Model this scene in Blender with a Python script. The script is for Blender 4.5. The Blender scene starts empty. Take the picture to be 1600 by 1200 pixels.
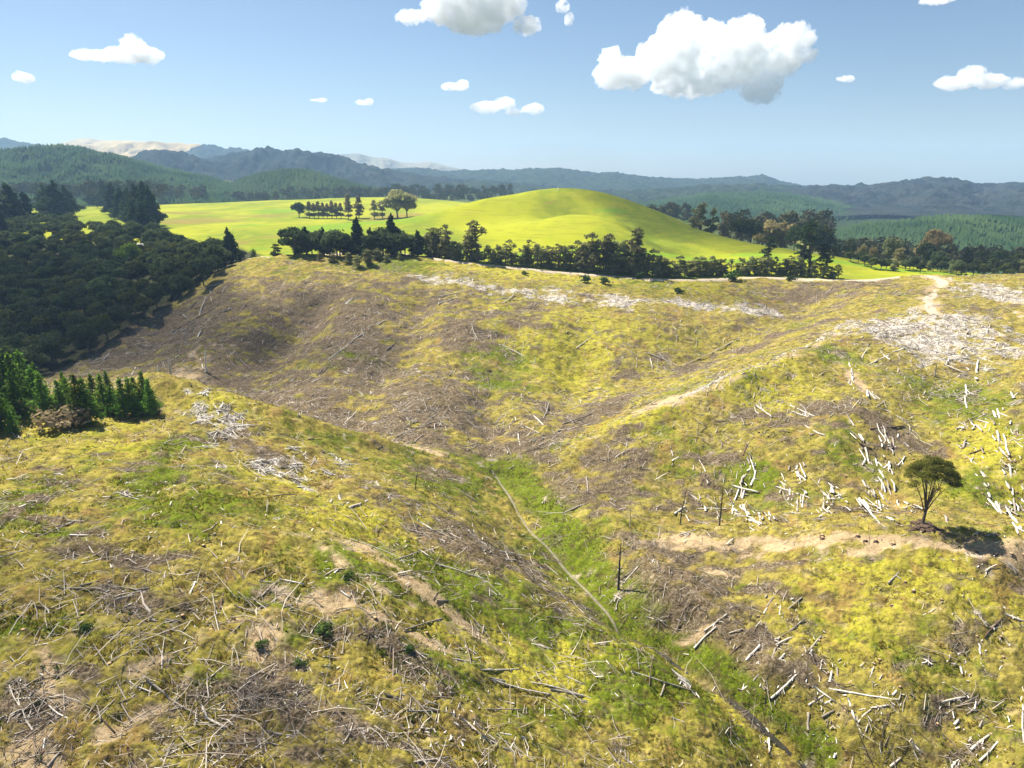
import bpy, math, random
import numpy as np
from mathutils import Vector, Matrix

# ------------------------------------------------------------------ camera, sky, sun, exposure
SC = bpy.context.scene
COL = SC.collection
CAMZ = 100.0
F = 1066.0                      # focal length in photograph pixels (1600 wide)
PITCH = math.radians(17.1)
cam_data = bpy.data.cameras.new("camera")
cam_data.sensor_fit = 'HORIZONTAL'
cam_data.angle = 2 * math.atan(800.0 / F)
cam_data.clip_start = 0.5
cam_data.clip_end = 60000
cam = bpy.data.objects.new("camera", cam_data)
cam.location = (0, 0, CAMZ)
cam.rotation_euler = (math.radians(90) - PITCH, 0, 0)
COL.objects.link(cam)
SC.camera = cam

SUN_AZ = math.radians(-50)      # left of straight ahead (+Y)
SUN_EL = math.radians(52)
world = bpy.data.worlds.new("World")
SC.world = world
world.use_nodes = True
wn = world.node_tree.nodes
wl = world.node_tree.links
for n in list(wn):
    wn.remove(n)
sky = wn.new('ShaderNodeTexSky')
sky.sky_type = 'NISHITA'
sky.sun_disc = False
sky.sun_elevation = SUN_EL
sky.sun_rotation = SUN_AZ
sky.altitude = 600
sky.air_density = 1.0
sky.dust_density = .6
sky.ozone_density = 2.6
bg = wn.new('ShaderNodeBackground')
bg.inputs['Strength'].default_value = 0.044
wout = wn.new('ShaderNodeOutputWorld')
wl.new(sky.outputs[0], bg.inputs['Color'])
wl.new(bg.outputs[0], wout.inputs['Surface'])

sd = bpy.data.lights.new("sun", 'SUN')
sd.energy = 5.0
sd.angle = math.radians(0.53)
sd.color = (1.0, 0.93, 0.81)
sun = bpy.data.objects.new("sun", sd)
SUNDIR = Vector((math.sin(SUN_AZ) * math.cos(SUN_EL), math.cos(SUN_AZ) * math.cos(SUN_EL), math.sin(SUN_EL)))
sun.rotation_euler = SUNDIR.to_track_quat('Z', 'Y').to_euler()
COL.objects.link(sun)

SC.view_settings.view_transform = 'Standard'
SC.view_settings.look = 'None'
SC.view_settings.gamma = 1
SC.view_settings.exposure = 1.32
SC.render.engine = 'CYCLES'
SC.cycles.max_bounces = 28
SC.cycles.diffuse_bounces = 2
SC.cycles.glossy_bounces = 1
SC.cycles.transmission_bounces = 2
SC.cycles.transparent_max_bounces = 12
SC.cycles.volume_bounces = 24
SC.cycles.caustics_reflective = False
SC.cycles.caustics_refractive = False
SC.cycles.sample_clamp_indirect = 4
SC.cycles.use_denoising = True

# ------------------------------------------------------------------ helpers: noise
def _hash(ix, iy, seed):
    h = (ix.astype(np.int64) * 374761393 + iy.astype(np.int64) * 668265263 + seed * 974711) & 0x7fffffff
    h = ((h ^ (h >> 13)) * 1274126177) & 0x7fffffff
    h = h ^ (h >> 16)
    return (h & 0xffff) / 65535.0

def vnoise(x, y, seed=0):
    x = np.asarray(x, float); y = np.asarray(y, float)
    ix = np.floor(x); iy = np.floor(y)
    fx = x - ix; fy = y - iy
    fx = fx * fx * fx * (fx * (fx * 6 - 15) + 10); fy = fy * fy * fy * (fy * (fy * 6 - 15) + 10)
    ix = ix.astype(np.int64); iy = iy.astype(np.int64)
    a = _hash(ix, iy, seed); b = _hash(ix + 1, iy, seed)
    c = _hash(ix, iy + 1, seed); d = _hash(ix + 1, iy + 1, seed)
    return (a + (b - a) * fx) * (1 - fy) + (c + (d - c) * fx) * fy

def fbm(x, y, scale, octs=4, seed=0, gain=0.5):
    """roughly -1..1"""
    s = 0; amp = 1; tot = 0
    ca, sa = math.cos(0.6), math.sin(0.6)
    x = np.asarray(x, float) / scale; y = np.asarray(y, float) / scale
    for o in range(octs):
        s = s + amp * (vnoise(x + 31.7 * o, y - 17.3 * o, seed + o * 13) * 2 - 1)
        tot += amp
        amp *= gain
        x, y = (x * ca - y * sa) * 2.03, (x * sa + y * ca) * 2.03
    return s / tot * 1.6

def sstep(e0, e1, x):
    t = np.clip((x - e0) / (e1 - e0), 0, 1)
    return t * t * (3 - 2 * t)

# ------------------------------------------------------------------ picture pixel -> ray
CP, SP = math.cos(PITCH), math.sin(PITCH)
def ray(u, v):
    u = np.asarray(u, float); v = np.asarray(v, float)
    k = (600 - v) / F
    dy = CP + SP * k
    return (u - 800) / F / dy, (-SP + CP * k) / dy      # dX/dY, dZ/dY

def project(X, Y, Z):
    zc = Z - CAMZ
    fw = Y * CP - zc * SP
    up = Y * SP + zc * CP
    return 800 + F * X / fw, 600 - F * up / fw

# ------------------------------------------------------------------ the lie of the land: surveyed points (u, v, distance)
CTRL = """
0 1250 53;-400 1200 58;-400 900 84;0 1100 63;-400 700 130
0 1200 56;400 1200 58;800 1200 67;1100 1200 79;200 1000 73;500 1000 79;800 1000 94;1000 1040 100;800 1100 79;1000 1130 85
0 900 82;0 800 98;0 720 122;200 850 92;200 760 108;400 900 88;300 700 130;500 750 131;600 850 109;700 900 104;850 950 109;700 780 141
0 665 142;130 655 150;250 640 155;600 960 85;400 800 105
250 600 166;340 622 163;450 655 165;570 690 168;690 719 171;760 732 172
780 745 170;820 800 153;865 860 137;915 910 126;965 955 117;1045 1010 108;1150 1090 97;1260 1180 88;1340 1260 82
640 820 121;740 860 122;880 970 109;560 700 160
1050 838 140;1150 826 138;1300 815 133;1440 821 128;1600 850 119;1900 870 112
1100 900 125;1010 940 118;1250 950 111;1200 1050 100;1400 950 109;1400 1100 91;1500 1210 82;1600 1200 80;1600 1000 101;1600 900 114;1900 1000 100;1900 1200 78;1330 1180 87
1350 800 142;1500 750 152;1500 700 166;1500 600 200;1500 545 224;1450 505 245;1460 450 305;1300 700 167;1300 600 201;1150 800 150;1150 700 173;1150 600 206;1000 800 149;1000 700 178;1600 800 140;1600 700 160;1600 600 190;1600 550 215;1900 700 150;1900 550 200;1900 450 280
1050 800 150;900 800 152;880 850 139;1150 870 131
1300 516 255;1200 545 246;1100 580 233;1000 620 216;900 680 191;830 715 179
1320 500 266;1250 530 252
1000 600 238;1100 560 263;900 655 203;1180 525 276;1250 500 292
700 422 340;900 436 345;640 408 352;400 402 362;1040 440 345;1200 436 352;1330 437 345;1420 434 335;1600 434 320;1900 434 310;500 404 358;1550 470 285
600 440 322;600 500 276;600 550 246;600 600 222;620 665 192;600 690 184;750 705 180;750 600 226;750 500 276;750 450 316;850 600 232;850 500 280;850 660 200;1000 500 286;1000 550 262;1150 500 290;1200 465 318;1260 465 318;1300 490 285;1350 460 305
400 450 315;400 500 284;400 550 258;400 600 232;300 600 230;300 550 258;300 500 290;300 450 332;200 500 303;150 560 262;60 575 252;480 560 248;520 620 214;450 625 212;500 480 292;460 520 276;550 480 285
"""
PTS = []
for tok in CTRL.replace("\n", ";").split(";"):
    if tok.strip():
        u, v, Y = map(float, tok.split())
        ta, tz = ray(u, v)
        PTS.append((float(ta) * Y, Y, CAMZ + float(tz) * Y))
# further points given directly (X, Y, Z): ground under the bush, valley behind the left spur, pastures, the green hill
PTS += [(-95, 190, 33), (-130, 185, 40), (-170, 200, 38), (-70, 195, 28), (-40, 192, 26.5), (-240, 200, 40),
        (-220, 280, 24), (-300, 300, 26), (-260, 340, 34), (-190, 345, 41), (-330, 400, 38), (-240, 410, 46), (-150, 385, 53),
        (-420, 500, 48), (-300, 500, 52), (-420, 380, 32), (-600, 600, 50),
        (-300, 700, 55), (-150, 470, 56), (-90, 430, 56), (-150, 640, 56), (-60, 640, 57), (-150, 900, 56), (-300, 1000, 57), (0, 950, 54), (-500, 900, 56), (-150, 1300, 56),
        (0, 385, 55), (60, 380, 52), (-60, 385, 57.5), (130, 380, 50), (200, 380, 47), (260, 380, 44), (330, 380, 43),
        (20, 800, 50), (150, 800, 24), (300, 700, -10), (450, 700, -22), (400, 450, 28), (600, 600, -15), (250, 550, 26), (320, 470, 34), (700, 1000, -45), (200, 1200, 0), (500, 1300, -45), (0, 1500, 22), (-700, 1500, 36), (1000, 1500, -60), (-1500, 1500, 40),
        (50, 558, 64), (20, 555, 66), (-30, 560, 63), (78, 532, 63), (93, 502, 54.5), (112, 462, 45.5)]
HILL = """
760 310 600;820 301 604;880 297.5 600;940 304 598;1000 325 585;1060 348 565;1130 368 530;1190 386 480
700 326 610;640 345 620;900 336 525;850 342 560;980 352 505;800 350 540;1000 350 530;1080 375 500;980 375 450;900 395 410;800 385 440;700 362 500;1100 408 400;1200 410 395;650 385 420
1350 428 380;1280 400 430;960 345 500;1000 368 465;1060 398 430
"""
for tok in HILL.replace("\n", ";").split(";"):
    if tok.strip():
        u, v, Y = map(float, tok.split())
        ta, tz = ray(u, v)
        PTS.append((float(ta) * Y, Y, CAMZ + float(tz) * Y))
PTS = np.array(PTS)
pa = PTS[:, 0] / PTS[:, 1]; pb = np.log(PTS[:, 1]); pz = PTS[:, 2]
def _tps(r2):
    return 0.5 * r2 * np.log(r2 + 1e-12)
N_ = len(pa)
K = _tps((pa[:, None] - pa[None]) ** 2 + (pb[:, None] - pb[None]) ** 2) + np.eye(N_) * 2.5e-4
P_ = np.stack([np.ones(N_), pa, pb], 1)
A_ = np.block([[K, P_], [P_.T, np.zeros((3, 3))]])
W_ = np.linalg.solve(A_, np.concatenate([pz, np.zeros(3)]))
A0, A1, B0, B1 = -2.2, 2.2, math.log(16), math.log(1600)
NA, NB = 420, 440
ga = np.linspace(A0, A1, NA); gb = np.linspace(B0, B1, NB)
GZ = np.zeros((NB, NA))
for i in range(NB):
    r2 = (ga[:, None] - pa[None]) ** 2 + (gb[i] - pb[None]) ** 2
    GZ[i] = _tps(r2) @ W_[:N_] + W_[N_] + W_[N_ + 1] * ga + W_[N_ + 2] * gb[i]
GZ = np.clip(GZ, -75, 96)

def base_h(X, Y):
    X = np.asarray(X, float); Y = np.maximum(np.asarray(Y, float), 17)
    fa = np.clip((X / Y - A0) / (A1 - A0) * (NA - 1), 1, NA - 2.001)
    fb = np.clip((np.log(Y) - B0) / (B1 - B0) * (NB - 1), 1, NB - 2.001)
    ia = fa.astype(int); ib = fb.astype(int)
    ta = fa - ia; tb = fb - ib
    def cw(t):
        return (-0.5*t + t*t - 0.5*t**3, 1 - 2.5*t*t + 1.5*t**3, 0.5*t + 2*t*t - 1.5*t**3, -0.5*t*t + 0.5*t**3)
    wa = cw(ta); wb = cw(tb)
    z = 0
    for j in range(4):
        row = 0
        for i in range(4):
            row = row + wa[i] * GZ[np.minimum(ib + j - 1, NB - 1), np.minimum(ia + i - 1, NA - 1)]
        z = z + wb[j] * row
    far = sstep(1200, 2000, Y)
    return z * (1 - far) + (34 - 100 * sstep(-.1, .25, X / Y)) * far

def march(u, v, hfun, y0=30, y1=6000):
    """first hit of picture rays with a height field (arrays)"""
    u = np.atleast_1d(np.asarray(u, float)); v = np.atleast_1d(np.asarray(v, float))
    ta, tz = ray(u, v)
    n = 900
    ys = np.exp(np.linspace(math.log(y0), math.log(y1), n))
    hit = np.full(u.shape, y1, float); prev = np.full(u.shape, y0, float); done = np.zeros(u.shape, bool)
    for y in ys:
        h = hfun(ta * y, np.full(u.shape, y))
        below = (CAMZ + tz * y < h) & ~done
        if below.any():
            lo = prev.copy(); hi = np.full(u.shape, y)
            for _ in range(14):
                m = (lo + hi) / 2
                b = CAMZ + tz * m < hfun(ta * m, m)
                hi = np.where(b, m, hi); lo = np.where(b, lo, m)
            hit = np.where(below, hi, hit)
            done |= below
        prev = np.where(done, prev, y)
        if done.all():
            break
    return ta * hit, hit

def strokes(pix):
    """polyline of picture points -> ground XY polyline"""
    p = np.array(pix, float)
    X, Y = march(p[:, 0], p[:, 1], base_h)
    return np.stack([X, Y], 1)

def dist_poly(X, Y, P):
    """distance to polyline and the fraction along it"""
    d = np.full(np.shape(X), 1e9); tt = np.zeros(np.shape(X))
    for i in range(len(P) - 1):
        ax, ay = P[i]; bx, by = P[i + 1]
        vx, vy = bx - ax, by - ay
        t = np.clip(((X - ax) * vx + (Y - ay) * vy) / (vx * vx + vy * vy + 1e-9), 0, 1)
        dd = np.hypot(X - ax - t * vx, Y - ay - t * vy)
        tt = np.where(dd < d, (i + t) / (len(P) - 1), tt)
        d = np.minimum(d, dd)
    return d, tt

# ------------------------------------------------------------------ helpers: meshes and objects
class MB:
    def __init__(s):
        s.v = []; s.f = {3: [], 4: []}; s.n = 0; s.col = {3: [], 4: []}
    def add(s, v, f, c=None):
        v = np.asarray(v, float).reshape(-1, 3); f = np.asarray(f, int)
        s.v.append(v); s.f[f.shape[1]].append(f + s.n); s.n += len(v)
        if c is not None:
            s.col[f.shape[1]].append(np.broadcast_to(np.asarray(c, float).reshape(-1), (len(f),)))
    def mesh(s, name, mat, smooth=False):
        V = np.concatenate(s.v)
        parts = [(k, np.concatenate(s.f[k])) for k in (3, 4) if s.f[k]]
        me = bpy.data.meshes.new(name)
        me.vertices.add(len(V)); me.vertices.foreach_set('co', V.astype(np.float32).ravel())
        li = np.concatenate([p.ravel() for k, p in parts]); nf = sum(len(p) for k, p in parts)
        ls = np.concatenate([np.full(len(p), k) for k, p in parts])
        me.loops.add(len(li)); me.loops.foreach_set('vertex_index', li.astype(np.int32))
        me.polygons.add(nf)
        me.polygons.foreach_set('loop_start', np.concatenate([[0], np.cumsum(ls)[:-1]]).astype(np.int32))
        if smooth:
            me.polygons.foreach_set('use_smooth', np.ones(nf, bool))
        me.update(calc_edges=True)
        if any(s.col[k] for k in (3, 4)):
            c = np.concatenate([np.concatenate(s.col[k]) for k, p in parts])
            a = me.attributes.new('tint', 'FLOAT', 'FACE'); a.data.foreach_set('value', c.astype(np.float32))
        if mat: me.materials.append(mat)
        return me

def link(name, me, parent=None, loc=None):
    o = bpy.data.objects.new(name, me); COL.objects.link(o)
    if parent: o.parent = parent
    if loc is not None: o.location = loc
    return o

def tag(o, label=None, cat=None, group=None, kind=None):
    if label: o['label'] = label
    if cat: o['category'] = cat
    if group: o['group'] = group
    if kind: o['kind'] = kind
    return o

def copy_tree(o, parent=None):
    c = o.copy(); COL.objects.link(c)
    if parent: c.parent = parent
    for ch in o.children:
        copy_tree(ch, c)
    return c

def tube(mb, P, R, n=6, cap=True, c=None):
    P = np.asarray(P, float); R = np.broadcast_to(R, (len(P),)).astype(float)
    T = np.gradient(P, axis=0); T /= np.linalg.norm(T, axis=1)[:, None] + 1e-9
    up = np.array([0, 0, 1.0]) if abs(T[0, 2]) < 0.9 else np.array([1.0, 0, 0])
    A = np.cross(T, up); A /= np.linalg.norm(A, axis=1)[:, None] + 1e-9
    B = np.cross(T, A)
    th = np.arange(n) / n * 2 * math.pi
    V = P[:, None] + R[:, None, None] * (np.cos(th)[None, :, None] * A[:, None] + np.sin(th)[None, :, None] * B[:, None])
    i = np.arange((len(P) - 1) * n); r = i // n; k = i % n
    f = np.stack([r * n + k, r * n + (k + 1) % n, (r + 1) * n + (k + 1) % n, (r + 1) * n + k], 1)
    base = mb.n
    mb.add(V, f, c)
    if cap:
        for e, idx in ((P[0], 0), (P[-1], (len(P) - 1) * n)):
            mb.v.append(e[None]); ci = mb.n; mb.n += 1
            k = np.arange(n)
            mb.f[3].append(np.stack([np.full(n, ci), base + idx + k, base + idx + (k + 1) % n], 1))
            if c is not None: mb.col[3].append(np.full(n, float(c) + 5))

def quads(mb, C, N, S, rng, asp=1.4, c=None):
    """leaf-sized quads at C with normals near N and sizes S"""
    n = len(C)
    N = N / (np.linalg.norm(N, axis=1)[:, None] + 1e-9)
    r = rng.normal(size=(n, 3)); A = np.cross(N, r); A /= np.linalg.norm(A, axis=1)[:, None] + 1e-9
    B = np.cross(N, A)
    S = np.broadcast_to(S, (n,))[:, None]
    A = A * S * 0.5 * asp; B = B * S * 0.5
    sk = rng.uniform(-.4, .4, (n, 1)) * A
    V = np.stack([C - A, C - B + sk, C + A, C + B - sk], 1)
    f = np.arange(n * 4).reshape(n, 4)
    mb.add(V, f, c if c is None else c)

def blobs_leaf(mb, blobs, dens, size, rng, out=0.9, squash=0.0):
    for (x, y, z, rx, ry, rz) in blobs:
        n = max(8, int(dens * (rx * ry + ry * rz + rx * rz) / 3))
        d = rng.normal(size=(n, 3)); d /= np.linalg.norm(d, axis=1)[:, None]
        k = d[:, 2] < -0.35
        d[k, 2] *= -0.6
        r = rng.uniform(0.35, 1.0, n) ** 0.45 * (1 + 0.13 * rng.normal(size=n))
        C = np.array([x, y, z]) + d * r[:, None] * np.array([rx, ry, rz])
        N = d * out + rng.normal(size=(n, 3)) * 0.45
        quads(mb, C, N, size * rng.uniform(.6, 1.35, n), rng, c=rng.uniform(0, 1) * .6 + rng.uniform(0, .4, n))

def nodes(name):
    m = bpy.data.materials.new(name); m.use_nodes = True
    nt = m.node_tree
    return m, nt, nt.nodes['Principled BSDF']

def N(nt, typ, **kw):
    n = nt.nodes.new(typ)
    for k, v in kw.items():
        setattr(n, k, v)
    return n

def mixc(nt, fac, a, b):
    m = N(nt, 'ShaderNodeMix', data_type='RGBA')
    for s, val in (('Factor', fac), ('A', a), ('B', b)):
        sock = [q for q in m.inputs if q.name == s and (q.type == 'RGBA' or s == 'Factor')][0]
        if isinstance(val, bpy.types.NodeSocket): nt.links.new(val, sock)
        elif s == 'Factor': sock.default_value = val
        else: sock.default_value = (*val, 1)
    return [q for q in m.outputs if q.type == 'RGBA'][0]

def ramp(nt, fac, lo, hi):
    m = N(nt, 'ShaderNodeMapRange'); m.inputs['From Min'].default_value = lo; m.inputs['From Max'].default_value = hi
    m.interpolation_type = 'SMOOTHSTEP'
    nt.links.new(fac, m.inputs['Value']); return m.outputs[0]

def math_(nt, op, a, b=None):
    m = N(nt, 'ShaderNodeMath', operation=op)
    for i, x in enumerate((a, b)):
        if x is None: continue
        if isinstance(x, bpy.types.NodeSocket): nt.links.new(x, m.inputs[i])
        else: m.inputs[i].default_value = x
    return m.outputs[0]

def noise(nt, scale, detail=4, vec=None, rough=0.6, dist=0.0):
    t = N(nt, 'ShaderNodeTexNoise'); t.inputs['Scale'].default_value = scale; t.inputs['Detail'].default_value = detail
    t.inputs['Roughness'].default_value = rough; t.inputs['Distortion'].default_value = dist
    if vec is not None: nt.links.new(vec, t.inputs['Vector'])
    return t.outputs['Fac']

def wpos(nt, sx=1, sy=1, sz=1):
    g = N(nt, 'ShaderNodeNewGeometry')
    if (sx, sy, sz) == (1, 1, 1): return g.outputs['Position']
    m = N(nt, 'ShaderNodeMapping'); m.inputs['Scale'].default_value = (sx, sy, sz)
    nt.links.new(g.outputs['Position'], m.inputs['Vector']); return m.outputs[0]

def leaf_mat(name, a, b, trans=0.35, vary=0.25):
    m, nt, bs = nodes(name)
    at = N(nt, 'ShaderNodeAttribute', attribute_name='tint')
    oi = N(nt, 'ShaderNodeObjectInfo')
    col = mixc(nt, at.outputs['Fac'], a, b)
    hs = N(nt, 'ShaderNodeHueSaturation')
    nt.links.new(col, hs.inputs['Color'])
    v = N(nt, 'ShaderNodeMapRange'); v.inputs['To Min'].default_value = 1 - vary; v.inputs['To Max'].default_value = 1 + vary
    nt.links.new(oi.outputs['Random'], v.inputs['Value']); nt.links.new(v.outputs[0], hs.inputs['Value'])
    h = N(nt, 'ShaderNodeMapRange'); h.inputs['To Min'].default_value = .48; h.inputs['To Max'].default_value = .515
    r2 = math_(nt, 'FRACT', math_(nt, 'MULTIPLY', oi.outputs['Random'], 7.31))
    nt.links.new(r2, h.inputs['Value']); nt.links.new(h.outputs[0], hs.inputs['Hue'])
    df = N(nt, 'ShaderNodeBsdfDiffuse'); tr = N(nt, 'ShaderNodeBsdfTranslucent'); mx = N(nt, 'ShaderNodeMixShader')
    mx.inputs[0].default_value = trans
    nt.links.new(hs.outputs[0], df.inputs[0]); nt.links.new(hs.outputs[0], tr.inputs[0])
    nt.links.new(df.outputs[0], mx.inputs[1]); nt.links.new(tr.outputs[0], mx.inputs[2])
    nt.nodes.remove(bs)
    nt.links.new(mx.outputs[0], nt.nodes['Material Output'].inputs['Surface'])
    return m

def wood_mat(name, a, b, end=(0.5, .4, .27), rough=.9, scale=3.0):
    m, nt, bs = nodes(name)
    tc = N(nt, 'ShaderNodeTexCoord')
    mp = N(nt, 'ShaderNodeMapping'); mp.inputs['Scale'].default_value = (1, 1, 1)
    nt.links.new(tc.outputs['Object'], mp.inputs[0])
    f = ramp(nt, noise(nt, scale, 5, mp.outputs[0], .7), .35, .68)
    at = N(nt, 'ShaderNodeAttribute', attribute_name='tint')
    oi = N(nt, 'ShaderNodeObjectInfo')
    f2 = math_(nt, 'ADD', math_(nt, 'MULTIPLY', f, .6), math_(nt, 'MULTIPLY', oi.outputs['Random'], .4))
    c = mixc(nt, f2, a, b)
    c = mixc(nt, math_(nt, 'GREATER_THAN', at.outputs['Fac'], 2.0), c, end)
    nt.links.new(c, bs.inputs['Base Color']); bs.inputs['Roughness'].default_value = rough
    bs.inputs['Specular IOR Level'].default_value = .2
    return m

M = {}
M['bark'] = wood_mat('bark', (.06, .045, .035), (.14, .11, .085))
M['pale_wood'] = wood_mat('bleached_wood', (.34, .28, .21), (.82, .79, .72), (.6, .5, .36))
M['grey_wood'] = wood_mat('grey_wood', (.17, .14, .115), (.42, .37, .31), (.5, .38, .24))
M['brown_wood'] = wood_mat('brown_wood', (.07, .045, .03), (.19, .125, .085), (.45, .3, .17))
M['black_wood'] = wood_mat('charred_wood', (.015, .013, .012), (.05, .045, .04), (.05, .04, .03))
M['bush_leaf'] = leaf_mat('bush_leaves', (.032, .055, .02), (.10, .13, .05), .4, .4)
M['bush_leaf_b'] = leaf_mat('olive_bush_leaves', (.045, .065, .016), (.13, .145, .035), .35, .3)
M['lime_leaf'] = leaf_mat('lime_leaves', (.12, .18, .02), (.22, .28, .03), .3, .15)
M['dark_leaf'] = leaf_mat('dark_conifer_needles', (.02, .042, .02), (.06, .09, .036), .35, .3)
M['hedge_leaf'] = leaf_mat('grey_green_leaves', (.15, .17, .065), (.36, .37, .16), .5, .3)
M['scrag_leaf'] = leaf_mat('dry_olive_leaves', (.10, .11, .042), (.25, .24, .11), .45, .3)
M['paddock_leaf'] = leaf_mat('tawny_leaves', (.19, .17, .07), (.40, .33, .15), .5, .3)
M['pine_leaf'] = leaf_mat('young_pine_needles', (.045, .12, .02), (.15, .26, .03), .5, .3)
M['lone_leaf'] = leaf_mat('lone_tree_leaves', (.07, .09, .018), (.20, .22, .045), .5, .1)
M['scrub_leaf'] = leaf_mat('scrub_leaves', (.035, .07, .02), (.10, .16, .04), .25, .3)
M['brown_leaf'] = leaf_mat('dead_brush', (.20, .14, .085), (.38, .30, .18), .3, .2)

# ------------------------------------------------------------------ ground cover map (where grass, soil, slash and pasture lie)
ROAD_PIX = [(60, 396), (250, 403), (330, 404), (420, 403), (500, 398), (560, 393), (610, 394), (655, 402), (720, 411), (800, 418), (880, 425), (960, 432), (1030, 438), (1100, 439), (1180, 436), (1260, 436), (1330, 438), (1390, 436), (1440, 432), (1520, 431), (1600, 431), (1700, 431)]
_rp = np.array(ROAD_PIX, float)
_ta, _tz = ray(_rp[:, 0], _rp[:, 1])
def _road_xy():
    # march only from 290 m on, so that the road lies on the far ridge
    X, Y = march(_rp[:, 0], _rp[:, 1], base_h, y0=300, y1=520)
    Y = np.minimum(Y, 420)
    return np.stack([_ta * Y, Y], 1)
ROAD = _road_xy()
TRACK = strokes([(1440, 433), (1462, 437), (1475, 444), (1462, 455), (1450, 466), (1452, 480), (1462, 494)])
PATH = strokes([(776, 738), (790, 762), (812, 800), (833, 830), (862, 858), (893, 890), (922, 922), (948, 948), (975, 975)])
BENCH = strokes([(1040, 852), (1110, 850), (1200, 842), (1260, 834), (1330, 836), (1420, 845), (1500, 852), (1600, 864), (1700, 875)])

def blob(u, v, ru, rv):
    X, Y = march([u, u + ru, u, u], [v, v, v - rv, v + rv], base_h)
    rx = abs(X[1] - X[0]) + 1
    return X[0], Y[0], rx, min(max(abs(Y[2] - Y[3]) / 2, 1.5), rx * 3)

GREEN = [blob(*b) for b in ((30, 790, 60, 28), (250, 730, 60, 22), (105, 830, 40, 12), (690, 715, 80, 18), (880, 860, 60, 60), (930, 900, 40, 40), (330, 790, 80, 40), (560, 900, 120, 25), (700, 900, 120, 45), (400, 945, 60, 20), (450, 1010, 60, 25), (880, 990, 80, 25),
    (560, 545, 60, 20), (770, 590, 50, 25), (700, 760, 70, 30), (790, 560, 60, 20), (300, 690, 40, 15), (1330, 700, 60, 40), (1500, 620, 60, 40), (1180, 760, 40, 40), (1530, 760, 60, 40), (1050, 1110, 90, 50), (1150, 1160, 60, 40), (1060, 960, 30, 20), (340, 1080, 90, 40), (60, 980, 80, 20), (1000, 430, 50, 12), (600, 415, 60, 10), (480, 1010, 40, 20), (740, 1060, 120, 40), (860, 1120, 100, 40), (1130, 900, 30, 15), (1180, 940, 50, 20), (270, 560, 40, 15), (1000, 760, 30, 20), (1290, 560, 40, 10))]
BROWN = [blob(*b) for b in ((480, 480, 90, 50), (300, 500, 100, 45), (400, 560, 70, 40), (760, 690, 55, 40), (700, 660, 60, 25), (1230, 460, 120, 25), (1300, 450, 90, 15), (240, 880, 130, 35), (250, 930, 150, 30), (380, 1090, 120, 50), (1050, 890, 80, 40), (1100, 940, 60, 60), (1000, 930, 60, 40), (900, 770, 80, 30), (950, 730, 60, 25), (1180, 1050, 90, 50), (820, 490, 60, 22), (170, 560, 80, 30), (640, 830, 60, 20), (600, 780, 70, 20), (740, 860, 60, 20), (540, 960, 60, 18), (80, 790, 60, 14), (560, 500, 60, 60), (720, 520, 50, 20), (1000, 590, 70, 22), (1400, 690, 60, 40), (1100, 860, 60, 14), (1300, 640, 70, 30), (60, 1100, 60, 60), (470, 1140, 90, 50), (980, 760, 60, 25), (690, 610, 70, 30), (1370, 440, 40, 10))]
BIGB = [blob(*b) for b in ((360, 675, 70, 22), (450, 712, 60, 16), (200, 520, 90, 40), (360, 480, 120, 40), (500, 600, 90, 40), (350, 590, 100, 25), (120, 575, 70, 20), (680, 745, 60, 20), (1000, 735, 70, 30), (930, 790, 60, 25), (980, 585, 60, 20), (1040, 960, 40, 50), (1110, 900, 100, 30), (1120, 1010, 60, 50), (430, 520, 150, 70), (300, 540, 110, 50), (560, 560, 70, 60), (740, 690, 60, 40), (1230, 462, 130, 22), (1090, 925, 90, 60), (1190, 1070, 110, 80), (1400, 1120, 120, 60), (250, 905, 190, 42), (380, 1105, 140, 60), (660, 640, 80, 30), (760, 870, 90, 30), (1200, 650, 60, 30), (90, 1140, 60, 40), (880, 760, 70, 35), (640, 800, 60, 22))]
SOIL = [blob(*b) for b in ((90, 1155, 70, 30), (110, 1055, 70, 8), (412, 1020, 13, 40), (620, 985, 90, 16), (560, 860, 60, 22), (500, 960, 60, 10), (230, 1100, 14, 40), (1060, 860, 50, 14), (1240, 845, 60, 12), (1130, 900, 25, 8), (1030, 645, 60, 14), (660, 910, 40, 14), (1330, 590, 10, 30), (260, 600, 30, 5), (1500, 855, 80, 8), (740, 945, 60, 12), (1090, 1005, 20, 10), (1380, 845, 60, 9), (170, 1180, 50, 20))]
WHITE = [blob(*b) for b in ((1480, 530, 120, 40), (1380, 520, 50, 25), (1580, 550, 60, 20), (1470, 520, 90, 30), (1400, 505, 40, 15), (1530, 545, 40, 15), (1560, 462, 60, 22), (1500, 500, 60, 20), (800, 455, 50, 8), (870, 460, 40, 8), (700, 440, 50, 6), (1080, 475, 60, 8), (1180, 480, 40, 6), (960, 470, 40, 8))]
YEL = [blob(*b) for b in ((1000, 1085, 190, 60), (760, 1010, 140, 30), (540, 805, 120, 30), (640, 870, 90, 22), (850, 428, 240, 14), (890, 540, 110, 60), (1180, 600, 90, 30), (1000, 660, 80, 20), (450, 745, 70, 12), (330, 640, 60, 10), (1560, 720, 50, 70), (1450, 930, 140, 40), (1330, 960, 100, 30), (90, 670, 130, 14), (240, 690, 100, 12), (820, 425, 160, 12), (700, 420, 60, 10), (1350, 572, 24, 10), (1060, 450, 80, 10), (900, 1040, 160, 40), (1060, 1100, 140, 50), (660, 880, 60, 20), (1330, 900, 100, 30), (1450, 940, 120, 30), (850, 1000, 100, 25), (560, 870, 60, 20), (1200, 1170, 80, 30), (1500, 760, 50, 30), (480, 640, 100, 12), (1550, 680, 50, 60), (900, 520, 90, 35), (780, 480, 60, 10), (1300, 1000, 80, 30), (1480, 440, 40, 5))]
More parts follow.
